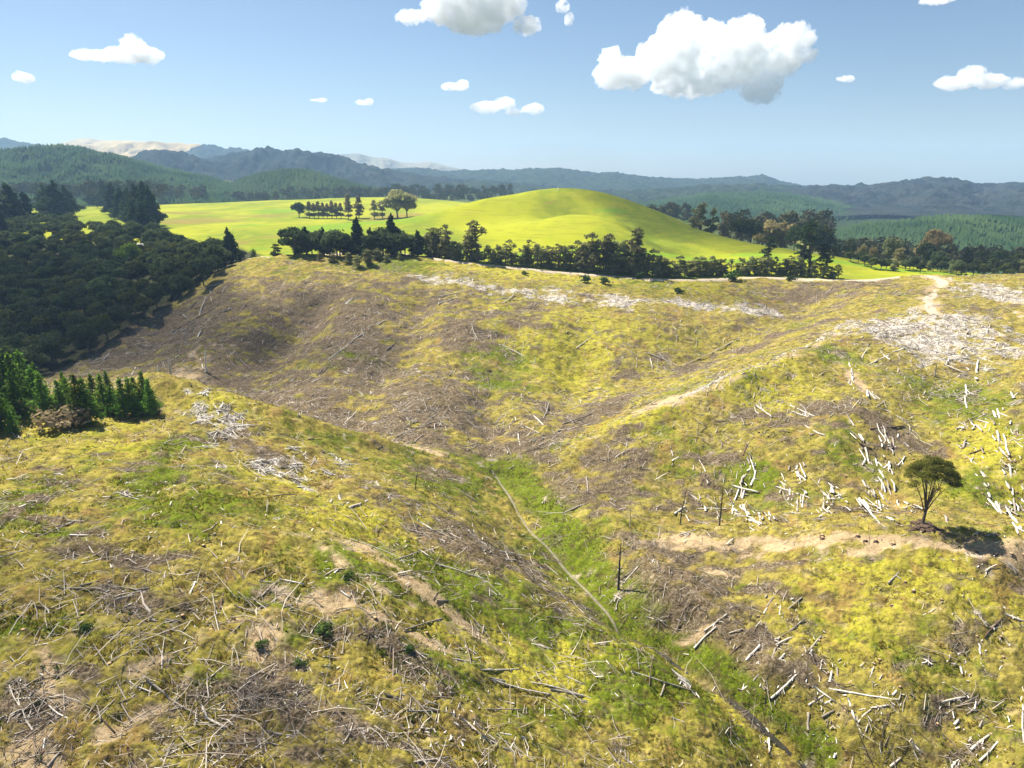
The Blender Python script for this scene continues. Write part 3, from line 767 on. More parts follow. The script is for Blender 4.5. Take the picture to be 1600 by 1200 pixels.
_nw.links.new(math_(_nw, 'MULTIPLY', ramp(_nw, noise(_nw, .014, 5, _tw.outputs['Object'], .65), .36, .66), .022), _vw.inputs['Density'])
_nw.links.new(_vw.outputs[0], _nw.nodes['Material Output'].inputs['Volume'])
M['wisp'].cycles.volume_step_rate = .25
_nt.links.new(_v.outputs[0], _nt.nodes['Material Output'].inputs['Volume'])
import bmesh
def ico(sub):
    bm = bmesh.new(); bmesh.ops.create_icosphere(bm, subdivisions=sub, radius=1)
    v = np.array([x.co[:] for x in bm.verts]); f = np.array([[q.index for q in p.verts] for p in bm.faces]); bm.free()
    return v, f
ICO_V, ICO_F = ico(3)
ctex = bpy.data.textures.new('cloud_puffs', 'CLOUDS'); ctex.noise_scale = 140; ctex.noise_depth = 5; ctex.noise_basis = 'ORIGINAL_PERLIN'
def cloud(blobs, label, D=9000, seed=0, vox=None, puffs=26):
    """blobs: (u, v, ru, rv) in the picture; a heap of vapour 9 km off"""
    rng = np.random.default_rng(seed)
    mb = MB()
    blobs = [(b[0], b[1], b[2] * .9, b[3] * .88) for b in blobs]
    cu = np.mean([b[0] for b in blobs]); cv = np.mean([b[1] for b in blobs])
    ta, tz = ray(cu, cv); O = np.array([float(ta) * D, D, CAMZ + float(tz) * D])
    k = D * 1.12 / F
    bot = min(-(b[1] - cv) * k - b[3] * k for b in blobs)
    rmax = 0
    for (u, v, ru, rv) in blobs:
        x = (u - cu) * k; z = -(v - cv) * k; rx = ru * k; rz = rv * k; rmax = max(rmax, rx)
        dy = rng.normal() * rx * .15
        mb.add(ICO_V * np.array([rx, rx * .8, rz]) * .95 + np.array([x, dy, z]), ICO_F)
        for j in range(puffs):
            d = rng.normal(size=3); d /= np.linalg.norm(d)
            if d[2] < -.3: d[2] *= -.5
            p = d * np.array([rx, rx * .8, rz]) * .8 + np.array([x, dy, z])
            r = rng.uniform(.14, .34) * min(rx, rz)
            mb.add(ICO_V * r + p, ICO_F)
    W = (max(b[0] + b[2] for b in blobs) - min(b[0] - b[2] for b in blobs)) * k
    me = mb.mesh('cloud', M['cloud'] if W > 900 else M['wisp'])
    o = tag(link('cloud', me, None, O), label, 'cloud')
    W = (max(b[0] + b[2] for b in blobs) - min(b[0] - b[2] for b in blobs)) * k
    rm = o.modifiers.new('remesh', 'REMESH'); rm.mode = 'VOXEL'; rm.voxel_size = vox or max(W / 170, 6)
    dp = o.modifiers.new('puffs', 'DISPLACE'); dp.texture = ctex; dp.strength = min(max(W * .09, 70), 190); dp.mid_level = .5; dp.texture_coords = 'LOCAL'
    d2 = o.modifiers.new('wisps', 'DISPLACE'); d2.texture = ctex2; d2.strength = min(max(W * .045, 32), 95); d2.mid_level = .5; d2.texture_coords = 'LOCAL'
    return o
ctex2 = bpy.data.textures.new('cloud_wisps', 'CLOUDS'); ctex2.noise_scale = 45; ctex2.noise_depth = 4
cloud([(1000, 108, 46, 24), (1060, 92, 50, 38), (1072, 60, 34, 28), (1110, 70, 30, 24), (1140, 90, 58, 44), (1152, 62, 30, 24), (1200, 88, 34, 34), (1215, 70, 28, 24), (1180, 125, 34, 24), (1225, 86, 24, 12), (1090, 120, 60, 18), (985, 88, 14, 12)], 'largest white cumulus cloud with a grey base, right of centre')
cloud([(660, 22, 24, 10), (700, 10, 34, 26), (740, 22, 50, 26), (775, 8, 36, 26), (805, 32, 22, 14), (720, -20, 60, 24)], 'broad white cloud cut by the top edge of the photo', seed=2)
cloud([(150, 84, 36, 7), (190, 84, 30, 12), (206, 74, 18, 15), (222, 86, 26, 12)], 'flat white cloud with one peak high on the left', seed=3)
cloud([(1500, 129, 32, 10), (1522, 120, 22, 14), (1545, 126, 28, 11), (1575, 130, 18, 7)], 'long flat-bottomed white cloud near the right edge', seed=4)
cloud([(765, 168, 24, 9), (790, 163, 18, 10), (800, 174, 14, 5), (826, 170, 18, 8)], 'small white cloud above the grass hill, lower than its neighbours', seed=5)
cloud([(712, 134, 22, 6), (722, 130, 10, 5)], 'thin white cloudlet left of centre under the top cloud', seed=6, puffs=12)
cloud([(35, 121, 17, 8), (28, 118, 9, 7)], 'small faint cloud at the left edge of the sky', seed=7, puffs=12)
cloud([(569, 160, 14, 5), (575, 158, 8, 4)], 'tiny white puff between the two mid-sky clouds on the left', seed=8, puffs=10)
cloud([(880, 14, 11, 9), (888, 28, 7, 10)], 'small ragged upright cloud beside the top cloud', seed=9, puffs=10)
cloud([(1320, 123, 14, 5)], 'tiny white puff right of the largest cloud', seed=10, puffs=10)
cloud([(950, 88, 15, 6), (942, 92, 8, 4)], 'small wisp touching the left end of the largest cloud', seed=11, puffs=10)
cloud([(1465, 0, 26, 5)], 'thin cloud cut by the top edge at the right', seed=12, puffs=10)
cloud([(497, 156, 14, 2.5)], 'faintest sliver of cloud low over the left hills', seed=13, puffs=8)

M['cloud_over'], _nt, _bs = nodes('overhead_vapour'); _nt.nodes.remove(_bs)
_v = N(_nt, 'ShaderNodeVolumePrincipled'); _v.inputs['Color'].default_value = (1, 1, 1, 1); _v.inputs['Density'].default_value = .016
_nt.links.new(_v.outputs[0], _nt.nodes['Material Output'].inputs['Volume'])
# ------------------------------------------------------------------ the air
def haze():
    x0, x1, y0, y1, z0, z1 = -17500, 17500, -400, 8400, -120, 425
    V = [(x, y, z) for z in (z0, z1) for y in (y0, y1) for x in (x0, x1)]
    mb = MB(); mb.add(V, [(0, 2, 3, 1), (4, 5, 7, 6), (0, 1, 5, 4), (2, 6, 7, 3), (0, 4, 6, 2), (1, 3, 7, 5)])
    m, nt, bs = nodes('haze'); nt.nodes.remove(bs)
    v = N(nt, 'ShaderNodeVolumePrincipled'); v.inputs['Color'].default_value = (.40, .63, 1, 1); v.inputs['Density'].default_value = HAZE_D; v.inputs['Anisotropy'].default_value = .1
    nt.links.new(v.outputs[0], nt.nodes['Material Output'].inputs['Volume'])
    tag(link('haze', mb.mesh('haze', m)), 'thin pale blue air that fades the distant hills', 'haze', kind='stuff')
HAZE_D = .00010
haze()

# ------------------------------------------------------------------ trees and shrubs
def up_normals(d): return d
def make_tree(name, kind, seed, leaf, bark='bark', s=1.0):
    """a tree about 10 m tall at scale 1: Empty > trunk, crown"""
    rng = np.random.default_rng(seed); R = random.Random(seed)
    t = MB(); c = MB()
    if kind == 'bush':
        h = R.uniform(8, 11); rr = R.uniform(4.2, 5.4)
        tube(t, [(0, 0, -1.5), (R.uniform(-.3, .3), .1, h * .3), (R.uniform(-.8, .8), 0, h * .6)], [.28, .22, .12], 6)
        bl = []
        for i in range(R.randint(9, 13)):
            a = R.uniform(0, 6.28); d = rr * R.uniform(.2, .72); r = rr * R.uniform(.28, .48)
            zc = h * .66 + R.uniform(-.32, .18) * h * (1 - d / rr * .5)
            bl.append((math.cos(a) * d, math.sin(a) * d, zc, r, r, r * .8))
            tube(t, [(0, 0, h * .25), (math.cos(a) * d * .5, math.sin(a) * d * .5, zc * .75), (math.cos(a) * d, math.sin(a) * d, zc)], [.14, .09, .03], 4, cap=False)
        bl.append((0, 0, h * .82, rr * .45, rr * .45, rr * .4))
        blobs_leaf(c, bl, 75, .55, rng)
    elif kind == 'macro':          # dense dark shelter conifer, uneven top
        h = 10; n = 16
        tube(t, [(0, 0, -1), (.1, 0, 4), (0, .1, 9)], [.4, .3, .08], 6)
        bl = []
        for i in range(n):
            f = i / (n - 1); z = 1.2 + f * 8.3; w = (1 - f) ** .75 * 3.0 + .35; a = R.uniform(0, 6.28); d = w * R.uniform(.2, .6)
            bl.append((math.cos(a) * d, math.sin(a) * d, z, w * R.uniform(.5, .8), w * R.uniform(.5, .8), R.uniform(.8, 1.5)))
            tube(t, [(0, 0, z - .6), (math.cos(a) * (d + w * .5), math.sin(a) * (d + w * .5), z)], [.09, .03], 4, cap=False)
        blobs_leaf(c, bl, 150, .42, rng)
    elif kind == 'scrag':          # tall old pine with bare stem and layered top
        h = 10
        kx, ky = R.uniform(-.8, .8), R.uniform(-.5, .5)
        tube(t, [(0, 0, -1), (kx * .3, ky * .3, 3), (kx * .8, ky, 6), (kx, ky, 9)], [.26, .2, .14, .05], 6)
        bl = []
        for i in range(R.randint(20, 26)):
            f = R.uniform(.34, 1); z = h * f; a = R.uniform(0, 6.28); d = R.uniform(.4, 2.9) * (1.15 - f * .6)
            x, y = kx * f + math.cos(a) * d, ky * f + math.sin(a) * d
            bl.append((x, y, z, R.uniform(.45, 1.0), R.uniform(.45, 1.0), R.uniform(.3, .65)))
            tube(t, [(kx * f * .9, ky * f * .9, z - 1.2), (x * .6, y * .6, z - .5), (x, y, z)], [.1, .07, .03], 4, cap=False)
        bl.append((kx, ky, h, .9, .9, .6))
        blobs_leaf(c, bl, 100, .30, rng, .7)
    elif kind == 'hedge':          # ragged broadleaf down to the ground
        n = 26
        for q in range(3):
            x, y = R.uniform(-1, 1), R.uniform(-1, 1)
            tube(t, [(x * .4, y * .4, -1), (x, y, 3.5), (x * 1.6, y * 1.4, 7.5)], [.2, .14, .05], 5, cap=False)
        bl = []
        for i in range(n):
            f = R.random() ** 1.2; z = .6 + f * 8.4; w = 3.5 * (1 - f * .6); a = R.uniform(0, 6.28); d = w * R.uniform(.1, .75)
            bl.append((math.cos(a) * d, math.sin(a) * d, z, R.uniform(.7, 1.5), R.uniform(.7, 1.5), R.uniform(.6, 1.2)))
        blobs_leaf(c, bl, 85, .36, rng, .75)
    elif kind == 'poplar':         # upright tawny tree with clear stem
        tube(t, [(0, 0, -1), (.1, 0, 4), (0, 0, 9.5)], [.22, .16, .04], 5)
        bl = []
        for i in range(22):
            f = R.uniform(.16, 1); z = f * 9.8; w = 2.0 * math.sin(min(1, (1.08 - f) * 1.6) * 1.57); a = R.uniform(0, 6.28); d = w * R.uniform(0, .6)
            bl.append((math.cos(a) * d, math.sin(a) * d, z, w * .5 + .45, w * .5 + .45, R.uniform(.7, 1.2)))
            tube(t, [(0, 0, z - 1), (math.cos(a) * d, math.sin(a) * d, z)], [.06, .02], 4, cap=False)
        blobs_leaf(c, bl, 110, .34, rng)
    elif kind == 'pine':           # young plantation pine with whorls of upswept branches
        h = 10
        tube(t, [(0, 0, -.6), (.05, 0, 4), (0, 0, 9.7)], [.24, .17, .04], 6)
        z = .9
        while z < 9.5:
            f = z / h; L = (1 - f) ** 1.0 * 3.4 * R.uniform(.72, 1.15) + .12
            nb = R.randint(6, 8); a0 = R.uniform(0, 6.28)
            for b in range(nb):
                a = a0 + b / nb * 6.28 + R.uniform(-.25, .25); Lb = L * R.uniform(.7, 1.12); zz = z + R.uniform(-.2, .2)
                tip = np.array([math.cos(a) * Lb, math.sin(a) * Lb, zz + Lb * R.uniform(.1, .4)])
                b0 = np.array([0, 0, zz])
                tube(t, [b0, (b0 + tip) / 2 + [0, 0, -.06 * Lb], tip], [.05, .035, .015], 3, cap=False)
                m = max(4, int(Lb * 7)); k = rng.uniform(.2, 1.03, m) ** .8
                C = b0 + (tip - b0) * k[:, None] + rng.normal(size=(m, 3)) * np.array([.17, .17, .11]) * (1 + .4 * Lb)
                ax = (tip - b0) / np.linalg.norm(tip - b0)
                Nn = rng.normal(size=(m, 3)) * .7 + np.array([math.cos(a) * .5, math.sin(a) * .5, .8])
                quads(c, C, Nn, .36 * rng.uniform(.7, 1.3, m), rng, 1.5, c=R.uniform(0, .5) + rng.uniform(0, .5, m))
            z += R.uniform(.42, .62)
        quads(c, np.array([[0, 0, 9.7], [0, 0, 9.95], [.05, 0, 10.1]]), rng.normal(size=(3, 3)), .3, rng, 2, c=.8)
    elif kind == 'shrub':
        for q in range(4):
            a = R.uniform(0, 6.28)
            tube(t, [(0, 0, -.3), (math.cos(a) * .25, math.sin(a) * .25, .4), (math.cos(a) * .5, math.sin(a) * .5, .85)], [.035, .025, .01], 4, cap=False)
        bl = [(R.uniform(-.45, .45), R.uniform(-.45, .45), R.uniform(.25, .75), R.uniform(.25, .45), R.uniform(.25, .45), R.uniform(.2, .35)) for i in range(8)]
        blobs_leaf(c, bl, 420, .14, rng)
    root = bpy.data.objects.new(name, None); COL.objects.link(root); root.empty_display_size = .1
    link('trunk' if kind != 'shrub' else 'stem', t.mesh('trunk', M[bark], True), root)
    link('crown' if kind != 'shrub' else 'foliage', c.mesh('crown', M[leaf]), root)
    allz = np.concatenate(c.v)[:, 2]; root['_h'] = float(np.percentile(allz, 99.5))
    return root

PROTO = {}
USED = set()
def plant(key, X, Y, h, label, cat, group=None, z=None, wide=1.0, rng=random.Random(5), leaf=None, name=None):
    """stand a tree of the kind `key` (one of its variants) at X, Y, h metres tall"""
    var, base_h_ = PROTO[key]
    src = rng.choice(var)
    o = copy_tree(src)
    o.name = name or src.name.split('.')[0]
    o.location = (X, Y, float(surf(X, Y)) if z is None else z)
    s = h / src['_h']
    del o['_h']
    o.scale = (s * wide, s * wide, s); o.rotation_euler = (0, 0, rng.uniform(0, 6.28))
    for k in ('label', 'category', 'group'):
        if k in o: del o[k]
    tag(o, label, cat, group)
    if leaf:
        for ch in o.children:
            if ch.name.startswith(('crown', 'foliage')):
                key2 = (ch.data.name, leaf)
                if key2 not in LEAFVAR:
                    d = ch.data.copy(); d.materials.clear(); d.materials.append(M[leaf]); LEAFVAR[key2] = d
                ch.data = LEAFVAR[key2]
    return o
LEAFVAR = {}
PROTO['bush'] = ([make_tree('bush_tree', 'bush', i, 'bush_leaf') for i in range(6)], 10)
PROTO['bush2'] = ([make_tree('bush_tree', 'bush', 40 + i, 'bush_leaf_b') for i in range(2)], 10)
PROTO['macro'] = ([make_tree('conifer_tree', 'macro', 10 + i, 'dark_leaf') for i in range(4)], 10)
PROTO['scrag'] = ([make_tree('pine_tree', 'scrag', 20 + i, 'scrag_leaf') for i in range(4)], 10.3)
PROTO['hedge'] = ([make_tree('hedgerow_tree', 'hedge', 30 + i, 'hedge_leaf') for i in range(5)], 9.8)
PROTO['poplar'] = ([make_tree('paddock_tree', 'poplar', 50 + i, 'paddock_leaf') for i in range(3)], 10.3)
PROTO['pine'] = ([make_tree('young_pine_tree', 'pine', 60 + i, 'pine_leaf') for i in range(4)], 10)
PROTO['shrub'] = ([make_tree('shrub', 'shrub', 70 + i, 'scrub_leaf') for i in range(4)], 1.0)

def put(key, u, v, hpx, label, cat, group=None, Y=None, wide=1.0, leaf=None, name=None, y0=30):
    """u, v: foot of the tree in the picture, hpx its height there; Y: distance when the foot is hidden"""
    if Y is None:
        X, Yd, Z = at(u, v, y0); X, Y = X[0], Yd[0]; z = float(surf(X, Y))
    else:
        ta, tz = ray(u, v); X = float(ta) * Y; z = float(surf(X, Y))
    h = hpx * math.hypot(X, Y, CAMZ - z) / F * 1.06
    return plant(key, X, Y, h, label, cat, group, z=z - .02 * h, wide=wide, leaf=leaf, name=name)

# --- native bush on the left: the 290 crowns that show, the rest one mass behind
BUSH_POLY = np.array([(-160, 660), (0, 610), (66, 590), (130, 554), (200, 518), (262, 476), (336, 444), (352, 414), (300, 396), (245, 372), (180, 352), (60, 350), (-160, 350)], float)
def in_poly(u, v, P):
    r = np.zeros(len(u), bool)
    for i in range(len(P)):
        x1, y1 = P[i]; x2, y2 = P[i - 1]
        k = ((y1 > v) != (y2 > v)) & (u < (x2 - x1) * (v - y1) / (y2 - y1 + 1e-9) + x1)
        r ^= k
    return r
rb = np.random.default_rng(8)
cand = np.stack([rb.uniform(-560, -80, 14000), rb.uniform(215, 640, 14000)], 1)
cz = surf(cand[:, 0], cand[:, 1])
cu, cv = project(cand[:, 0], cand[:, 1], cz)
ok = in_poly(cu, cv, BUSH_POLY)
# a glade for the farm paddock above the bush
ok &= ~((np.abs(cu - 175) < 60) & (cv < 366))
HOUSE = at(219, 392, 150); HOUSE = (HOUSE[0][0], HOUSE[1][0])
ok &= ~((np.abs(cand[:, 0] / cand[:, 1] - HOUSE[0] / HOUSE[1]) * HOUSE[1] < 7) & (cand[:, 1] > HOUSE[1] - 32) & (cand[:, 1] < HOUSE[1] + 8))
print('house', HOUSE, 'cands', len(cand), ok.sum())
for tu, tv in ((200, 480), (150, 500), (280, 440), (100, 540)):
    tx, ty, tz_ = at(tu, tv); print('probe', tu, tv, tx, ty, tz_)
cand = cand[ok]
keep = []
for p in cand:
    sp = 8.2 if p[1] < 420 else 10
    if all((p[0] - q[0]) ** 2 + (p[1] - q[1]) ** 2 > sp * sp for q in keep): keep.append(p)
keep = sorted(keep, key=lambda p: math.hypot(*p))
inview = [p for p in keep if p[0] / p[1] > -.86]
print('bush trees', len(keep), 'in view', len(inview))
Rb = random.Random(3)
main = inview[:270]; rest = [p for p in inview[270:]] + [p for p in keep if p[0] / p[1] <= -.86]
for p in main:
    k = Rb.random()
    if k < .8:
        plant('bush', p[0], p[1], Rb.uniform(9, 14), 'dark round-crowned native tree in the shaded bush filling the hollow on the left', 'tree', 'trees of the dark native bush', rng=Rb)
    else:
        plant('bush2', p[0], p[1], Rb.uniform(8.5, 13), 'olive-crowned native tree standing among the darker bush on the left', 'tree', 'olive trees in the native bush', rng=Rb)
if rest:
    rng = np.random.default_rng(4); mb = MB()
    bl = []
    for p in rest:
        z = float(surf(p[0], p[1])); r = rng.uniform(4, 6); 
        for q in range(4):
            bl.append((p[0] + rng.normal() * 2, p[1] + rng.normal() * 2, z + rng.uniform(5, 9), r * .6, r * .6, r * .5))
    blobs_leaf(mb, bl, 20, 1.0, rng)
    tag(link('bush', mb.mesh('bush', M['bush_leaf'])), 'dark native bush running on behind the left hollow', 'bush', kind='stuff')

# --- tall dark shelter conifers over the bush
for i, (u, v, h, w, k) in enumerate([(20, 352, 62, 1.2, 'macro'), (45, 350, 48, 1.1, 'macro'), (-10, 356, 70, 1.3, 'macro'), (5, 372, 46, 1.2, 'macro'), (75, 338, 48, 1.3, 'macro'), (92, 340, 56, 1.2, 'macro'), (108, 338, 46, 1.2, 'macro'),
        (150, 322, 38, 1.2, 'macro'), (165, 325, 44, 1.1, 'macro'), (180, 335, 50, 1.1, 'macro'), (192, 342, 50, 1.1, 'macro'), (205, 345, 52, 1.1, 'macro'), (218, 350, 64, 1.0, 'macro'), (230, 352, 70, .95, 'macro'), (240, 356, 66, .8, 'macro'), (212, 362, 50, 1.1, 'macro'), (228, 366, 52, 1.1, 'macro')]):
    put(k, u, v, h * .74, 'tall dark shelter conifer on the paddock edge behind the left bush', 'tree', 'dark shelter conifers behind the bush', y0=400, wide=w * 1.15)
put('bush2', 205, 402, 34, 'lime green broadleaf tree beside the white roof in the bush', 'tree', Y=400, leaf='lime_leaf', wide=1.1)
put('bush2', 232, 402, 26, 'yellow-green broad tree right of the lime green one in the bush', 'tree', Y=398, leaf='bush_leaf_b', wide=1.3)
put('macro', 360, 400, 44, 'solitary dark conical conifer by the road at the foot of the left pasture', 'tree', Y=372, wide=1.15)
for u, h, l in ((345, 14, 'small dark shrub at the left foot of the solitary conifer'), (378, 15, 'small dark shrub at the right foot of the solitary conifer'), (432, 18, 'round dark shrub between the solitary conifer and the dark shelterbelt'), (397, 12, 'thin pale shrub on the roadside left of the round dark shrub')):
    put('hedge', u, 402, h, l, 'shrub', Y=366, wide=1.6, leaf='bush_leaf', name='shrub')

# --- dark shelterbelt beside the road, left of the hill
Rs = random.Random(9)
for u in range(462, 660, 9):
    put('macro' if Rs.random() < .18 else ('bush' if Rs.random() < .6 else 'hedge'), u + Rs.uniform(-3, 3), 396, Rs.uniform(28, 40) if u < 600 else Rs.uniform(28, 38), 'dark dense tree in the roadside shelterbelt left of the grass hill', 'tree', 'dark shelterbelt trees left of the hill', Y=Rs.uniform(362, 374), wide=1.25, leaf='bush_leaf')
put('macro', 560, 397, 54, 'tall dark tree standing above the middle of the shelterbelt', 'tree', Y=368, wide=.9)
put('macro', 613, 396, 56, 'tall dark tree rising near the right end of the shelterbelt', 'tree', Y=366, wide=.95)
for u, v, h in ((500, 408, 12), (520, 410, 14), (545, 412, 16), (560, 418, 18), (575, 414, 22), (590, 408, 18), (605, 410, 12), (625, 406, 10)):
    put('hedge', u, v, h, 'grey-green scrub bush in the hollow below the road bend', 'shrub', 'scrub below the road bend', wide=1.6, name='shrub', y0=250, leaf='hedge_leaf')

# --- hedgerow in front of the grass hill
def roadY(X): return float(np.interp(X, ROAD[:, 0], ROAD[:, 1]))
def hedge_at(key, u, hpx, label, group=None, back=5, wide=1.0, leaf=None):
    v = float(np.interp(u, _rp[:, 0], _rp[:, 1]))
    ta, tz = ray(u, v); Y = float(np.interp(float(ta) * 350, ROAD[:, 0], ROAD[:, 1])) + back
    return put(key, u, v, hpx, label, 'tree', group, Y=Y, wide=wide, leaf=leaf)
u = 668
Rh = random.Random(12)
prof = [(660, 40), (700, 42), (740, 34), (800, 30), (840, 34), (880, 36), (905, 48), (935, 54), (970, 52), (1000, 50), (1030, 36), (1080, 32), (1120, 26), (1160, 26), (1190, 26), (1240, 26), (1300, 20)]
pu = [p[0] for p in prof]; ph = [p[1] for p in prof]
while u < 1312:
    hp = float(np.interp(u, pu, ph)) * Rh.uniform(.6, 1.0)
    hedge_at('hedge' if Rh.random() < .8 else 'scrag', u, hp, 'grey-green ragged tree in the roadside hedgerow under the grass hill', 'hedgerow trees under the grass hill', back=Rh.uniform(7, 11), wide=Rh.uniform(1.1, 1.4), leaf=None)
    u += Rh.uniform(5.5, 9.5)
for uu, hp, key, w, lab in ((676, 48, 'scrag', 1.1, 'ragged thin-topped tree at the left end of the hedgerow'), (700, 56, 'scrag', .9, 'half-bare grey tree with a see-through crown near the left hedgerow end'), (748, 68, 'scrag', 1.2, 'tall leaning pine with a lopsided crown above the left hedgerow'), (735, 58, 'scrag', 1.1, 'dense tree leaning against the lopsided tall pine in the hedgerow'),
        (800, 42, 'scrag', 1.1, 'flat-topped low pine left of centre in the hedgerow'), (823, 44, 'scrag', 1.0, 'second flat-topped low pine just right of the first in the hedgerow'), (922, 62, 'hedge', 1.0, 'broad dense tree at the left of the tall hedgerow clump'), (950, 62, 'hedge', 1.0, 'broad tall tree in the middle of the tall hedgerow clump'), (994, 76, 'scrag', .95, 'tallest hedgerow pine with a bunched round top'),
        (1197, 58, 'scrag', 1.0, 'dark bushy pine at the right end of the hedgerow'), (1264, 82, 'scrag', 1.15, 'large dark old pine on its own by the road right of the hill'), (1250, 70, 'scrag', 1.1, 'dark pine overlapping the large old pine by the road'), (1285, 50, 'scrag', 1.2, 'low spreading pine beside the large old pine by the road')):
    hedge_at(key, uu, hp * .88, lab, back=8 if uu < 1190 else 12, wide=w * 1.15, leaf='scrag_leaf' if uu < 1190 else 'dark_leaf')

# --- trees in the paddock left of the hill
for (u, v, h, k, w, lab, lf) in ((468, 340, 20, 'bush', 1.0, 'dark round tree at the left end of the paddock tree row', None), (545, 343, 34, 'poplar', 1.0, 'pale tall poplar, tallest in the middle of the paddock row', None), (561, 341, 30, 'poplar', 1.3, 'tawny twin-topped tree right of the tall pale poplar', None), (585, 342, 26, 'poplar', 1.2, 'tawny poplar standing apart left of the large round tree', None), (598, 341, 22, 'poplar', 1.3, 'short dull poplar against the large round tree', None),
        (622, 340, 38, 'bush2', 1.25, 'large round grey-green tree at the right end of the paddock row', 'hedge_leaf'), (636, 339, 32, 'bush2', 1.0, 'tree touching the right side of the large round paddock tree', 'paddock_leaf')):
    put(k, u, v, h, lab, 'tree', wide=w, leaf=lf, y0=420)
for u in range(484, 540, 7):
    put('poplar', u, 341, Rs.uniform(19, 24), 'short dull brown poplar in the left half of the paddock row', 'tree', 'short poplars in the paddock row', wide=1.25, y0=420)

# --- trees beyond the hill and along the right skyline of the plateau
def far(key, lst, Y0, Y1, label, group, wide=1.1, leaf=None, seed=1):
    Rf = random.Random(seed)
    for (u, v, h) in lst:
        put(key, u, v, h, label, 'tree', group, Y=Rf.uniform(Y0, Y1), wide=wide, leaf=leaf)
def top_at(key, u, vt, Y, label, group=None, w=1.0, leaf=None, cat='tree', hmin=6):
    """tree whose foot is hidden: its top reaches picture height vt"""
    ta, tz = ray(u, vt); X = float(ta) * Y; z = float(surf(X, Y)); zt = CAMZ + float(tz) * Y
    h = max(zt - z, hmin)
    return plant(key, X, Y, h, label, cat, group, wide=w, leaf=leaf)
Rt = random.Random(77)
for (u, vt, Y, k, lf, lab, w) in ((1098, 318, 560, 'hedge', 'paddock_leaf', 'tallest tree with bare branching top behind the hill shoulder', 1.0), (1085, 326, 565, 'hedge', 'hedge_leaf', 'grey-green tree left of the bare-topped one behind the hill shoulder', 1.0), (1115, 326, 560, 'hedge', 'hedge_leaf', 'pale olive tree right of the bare-topped one behind the hill shoulder', 1.0), (1132, 333, 560, 'hedge', 'paddock_leaf', 'tawny tree behind the right slope of the hill', 1.0),
        (1160, 342, 540, 'bush', None, 'dark round tree behind the foot of the hill', 1.0), (1176, 343, 540, 'bush', None, 'second dark round tree behind the foot of the hill', 1.0), (1205, 345, 560, 'bush2', 'paddock_leaf', 'tawny broad tree above the foot of the hill', .9), (1225, 348, 560, 'bush2', 'paddock_leaf', 'lighter tawny tree beside the dark trees right of the hill', .9), (1245, 353, 470, 'bush', None, 'dark tree rising behind the old roadside pines', .8), (1275, 349, 520, 'bush', None, 'dark tall tree right behind the old roadside pines', .8), (1290, 356, 540, 'bush2', None, 'olive tree right of the dark trees behind the roadside pines', .9),
        (1330, 374, 480, 'bush', None, 'dark tree at the head of the small bright field', .7), (1350, 384, 460, 'bush2', 'paddock_leaf', 'sunlit spreading tree at the edge of the small bright field', .9), (1365, 386, 455, 'bush2', 'paddock_leaf', 'low spreading tree right of the sunlit one by the small field', .9),
        (1392, 372, 470, 'bush2', 'hedge_leaf', 'grey tree behind the broad tree right of the small field', .8), (1408, 388, 430, 'hedge', 'paddock_leaf', 'broad low-branching tree just right of the small field', 1.2), (1460, 360, 470, 'bush2', 'paddock_leaf', 'tallest round-headed tree on the right plateau skyline', .85), (1448, 380, 450, 'bush', None, 'dark tree under the tallest round-headed tree', .8), (1470, 393, 430, 'bush', None, 'very dark round tree right of the tallest round-headed tree', .9),
        (1510, 390, 440, 'hedge', 'dark_leaf', 'dark upright tree on the right plateau skyline', .9), (1535, 392, 440, 'hedge', 'bush_leaf_b', 'olive upright tree next to the dark upright one', .9), (1565, 392, 440, 'bush', None, 'dull purple-brown wide tree near the right edge skyline', 1.0), (1590, 398, 430, 'bush2', None, 'olive tree cut by the right edge of the photo', 1.0), (1430, 402, 420, 'bush', None, 'small dark tree in the dip behind the landing', .9)):
    top_at(k, u, vt, Y, lab, None, w, lf)
for u in range(1330, 1640, 12):
    top_at(Rt.choice(['bush', 'bush', 'bush2', 'hedge']), u + Rt.uniform(-4, 4), Rt.uniform(402, 414), Rt.uniform(400, 425), 'low dark tree in the shaded belt behind the landing', 'low trees behind the landing', 1.15, None)
for u in range(1000, 1070, 9):
    top_at('bush2', u, float(np.interp(u, [1000, 1035, 1070], [324, 338, 354])) - Rt.uniform(0, 3), 680, 'reddish brown scrub tree behind the skyline of the hill', 'brown trees behind the hill crest', 1.2, 'paddock_leaf', hmin=8)

# --- woods in the far valley: one mass, too many to count
def wood(pts, seed, label, size=2.2, mat='far_wood'):
    rng = np.random.default_rng(seed); bl = []; mb = MB()
    for (u0, u1, v0, v1, n, Y0, Y1, h) in pts:
        for i in range(n):
            u = rng.uniform(u0, u1); Y = rng.uniform(Y0, Y1); v = rng.uniform(v0, v1)
            ta, tz = ray(u, v); X = float(ta) * Y; zt = CAMZ + float(tz) * Y; hh = h * rng.uniform(.6, 1.2)
            z = float(base_h(X, Y)); zz = max(zt, z + hh * .5)
            r = hh * .5
            bl.append((X, Y, zz - r * .5, r * rng.uniform(.8, 1.3), r, r * .9))
            bl.append((X + rng.normal() * r * .4, Y - r * .3, zz - r * 1.3, r, r, r * .9))
    blobs_leaf(mb, bl, 1.6, size, rng)
    tag(link('wood', mb.mesh('wood', M[mat])), label, 'wood', kind='stuff')
wood([(250, 330, 290, 302, 46, 1250, 1500, 14), (290, 440, 300, 306, 60, 1380, 1500, 13), (440, 640, 292, 304, 120, 1420, 1560, 15), (600, 800, 288, 306, 120, 1450, 1700, 16), (0, 140, 286, 296, 60, 1100, 1400, 15), (130, 260, 282, 300, 60, 1000, 1400, 14)], 5, 'mixed far woods along the valley beyond the left pasture')
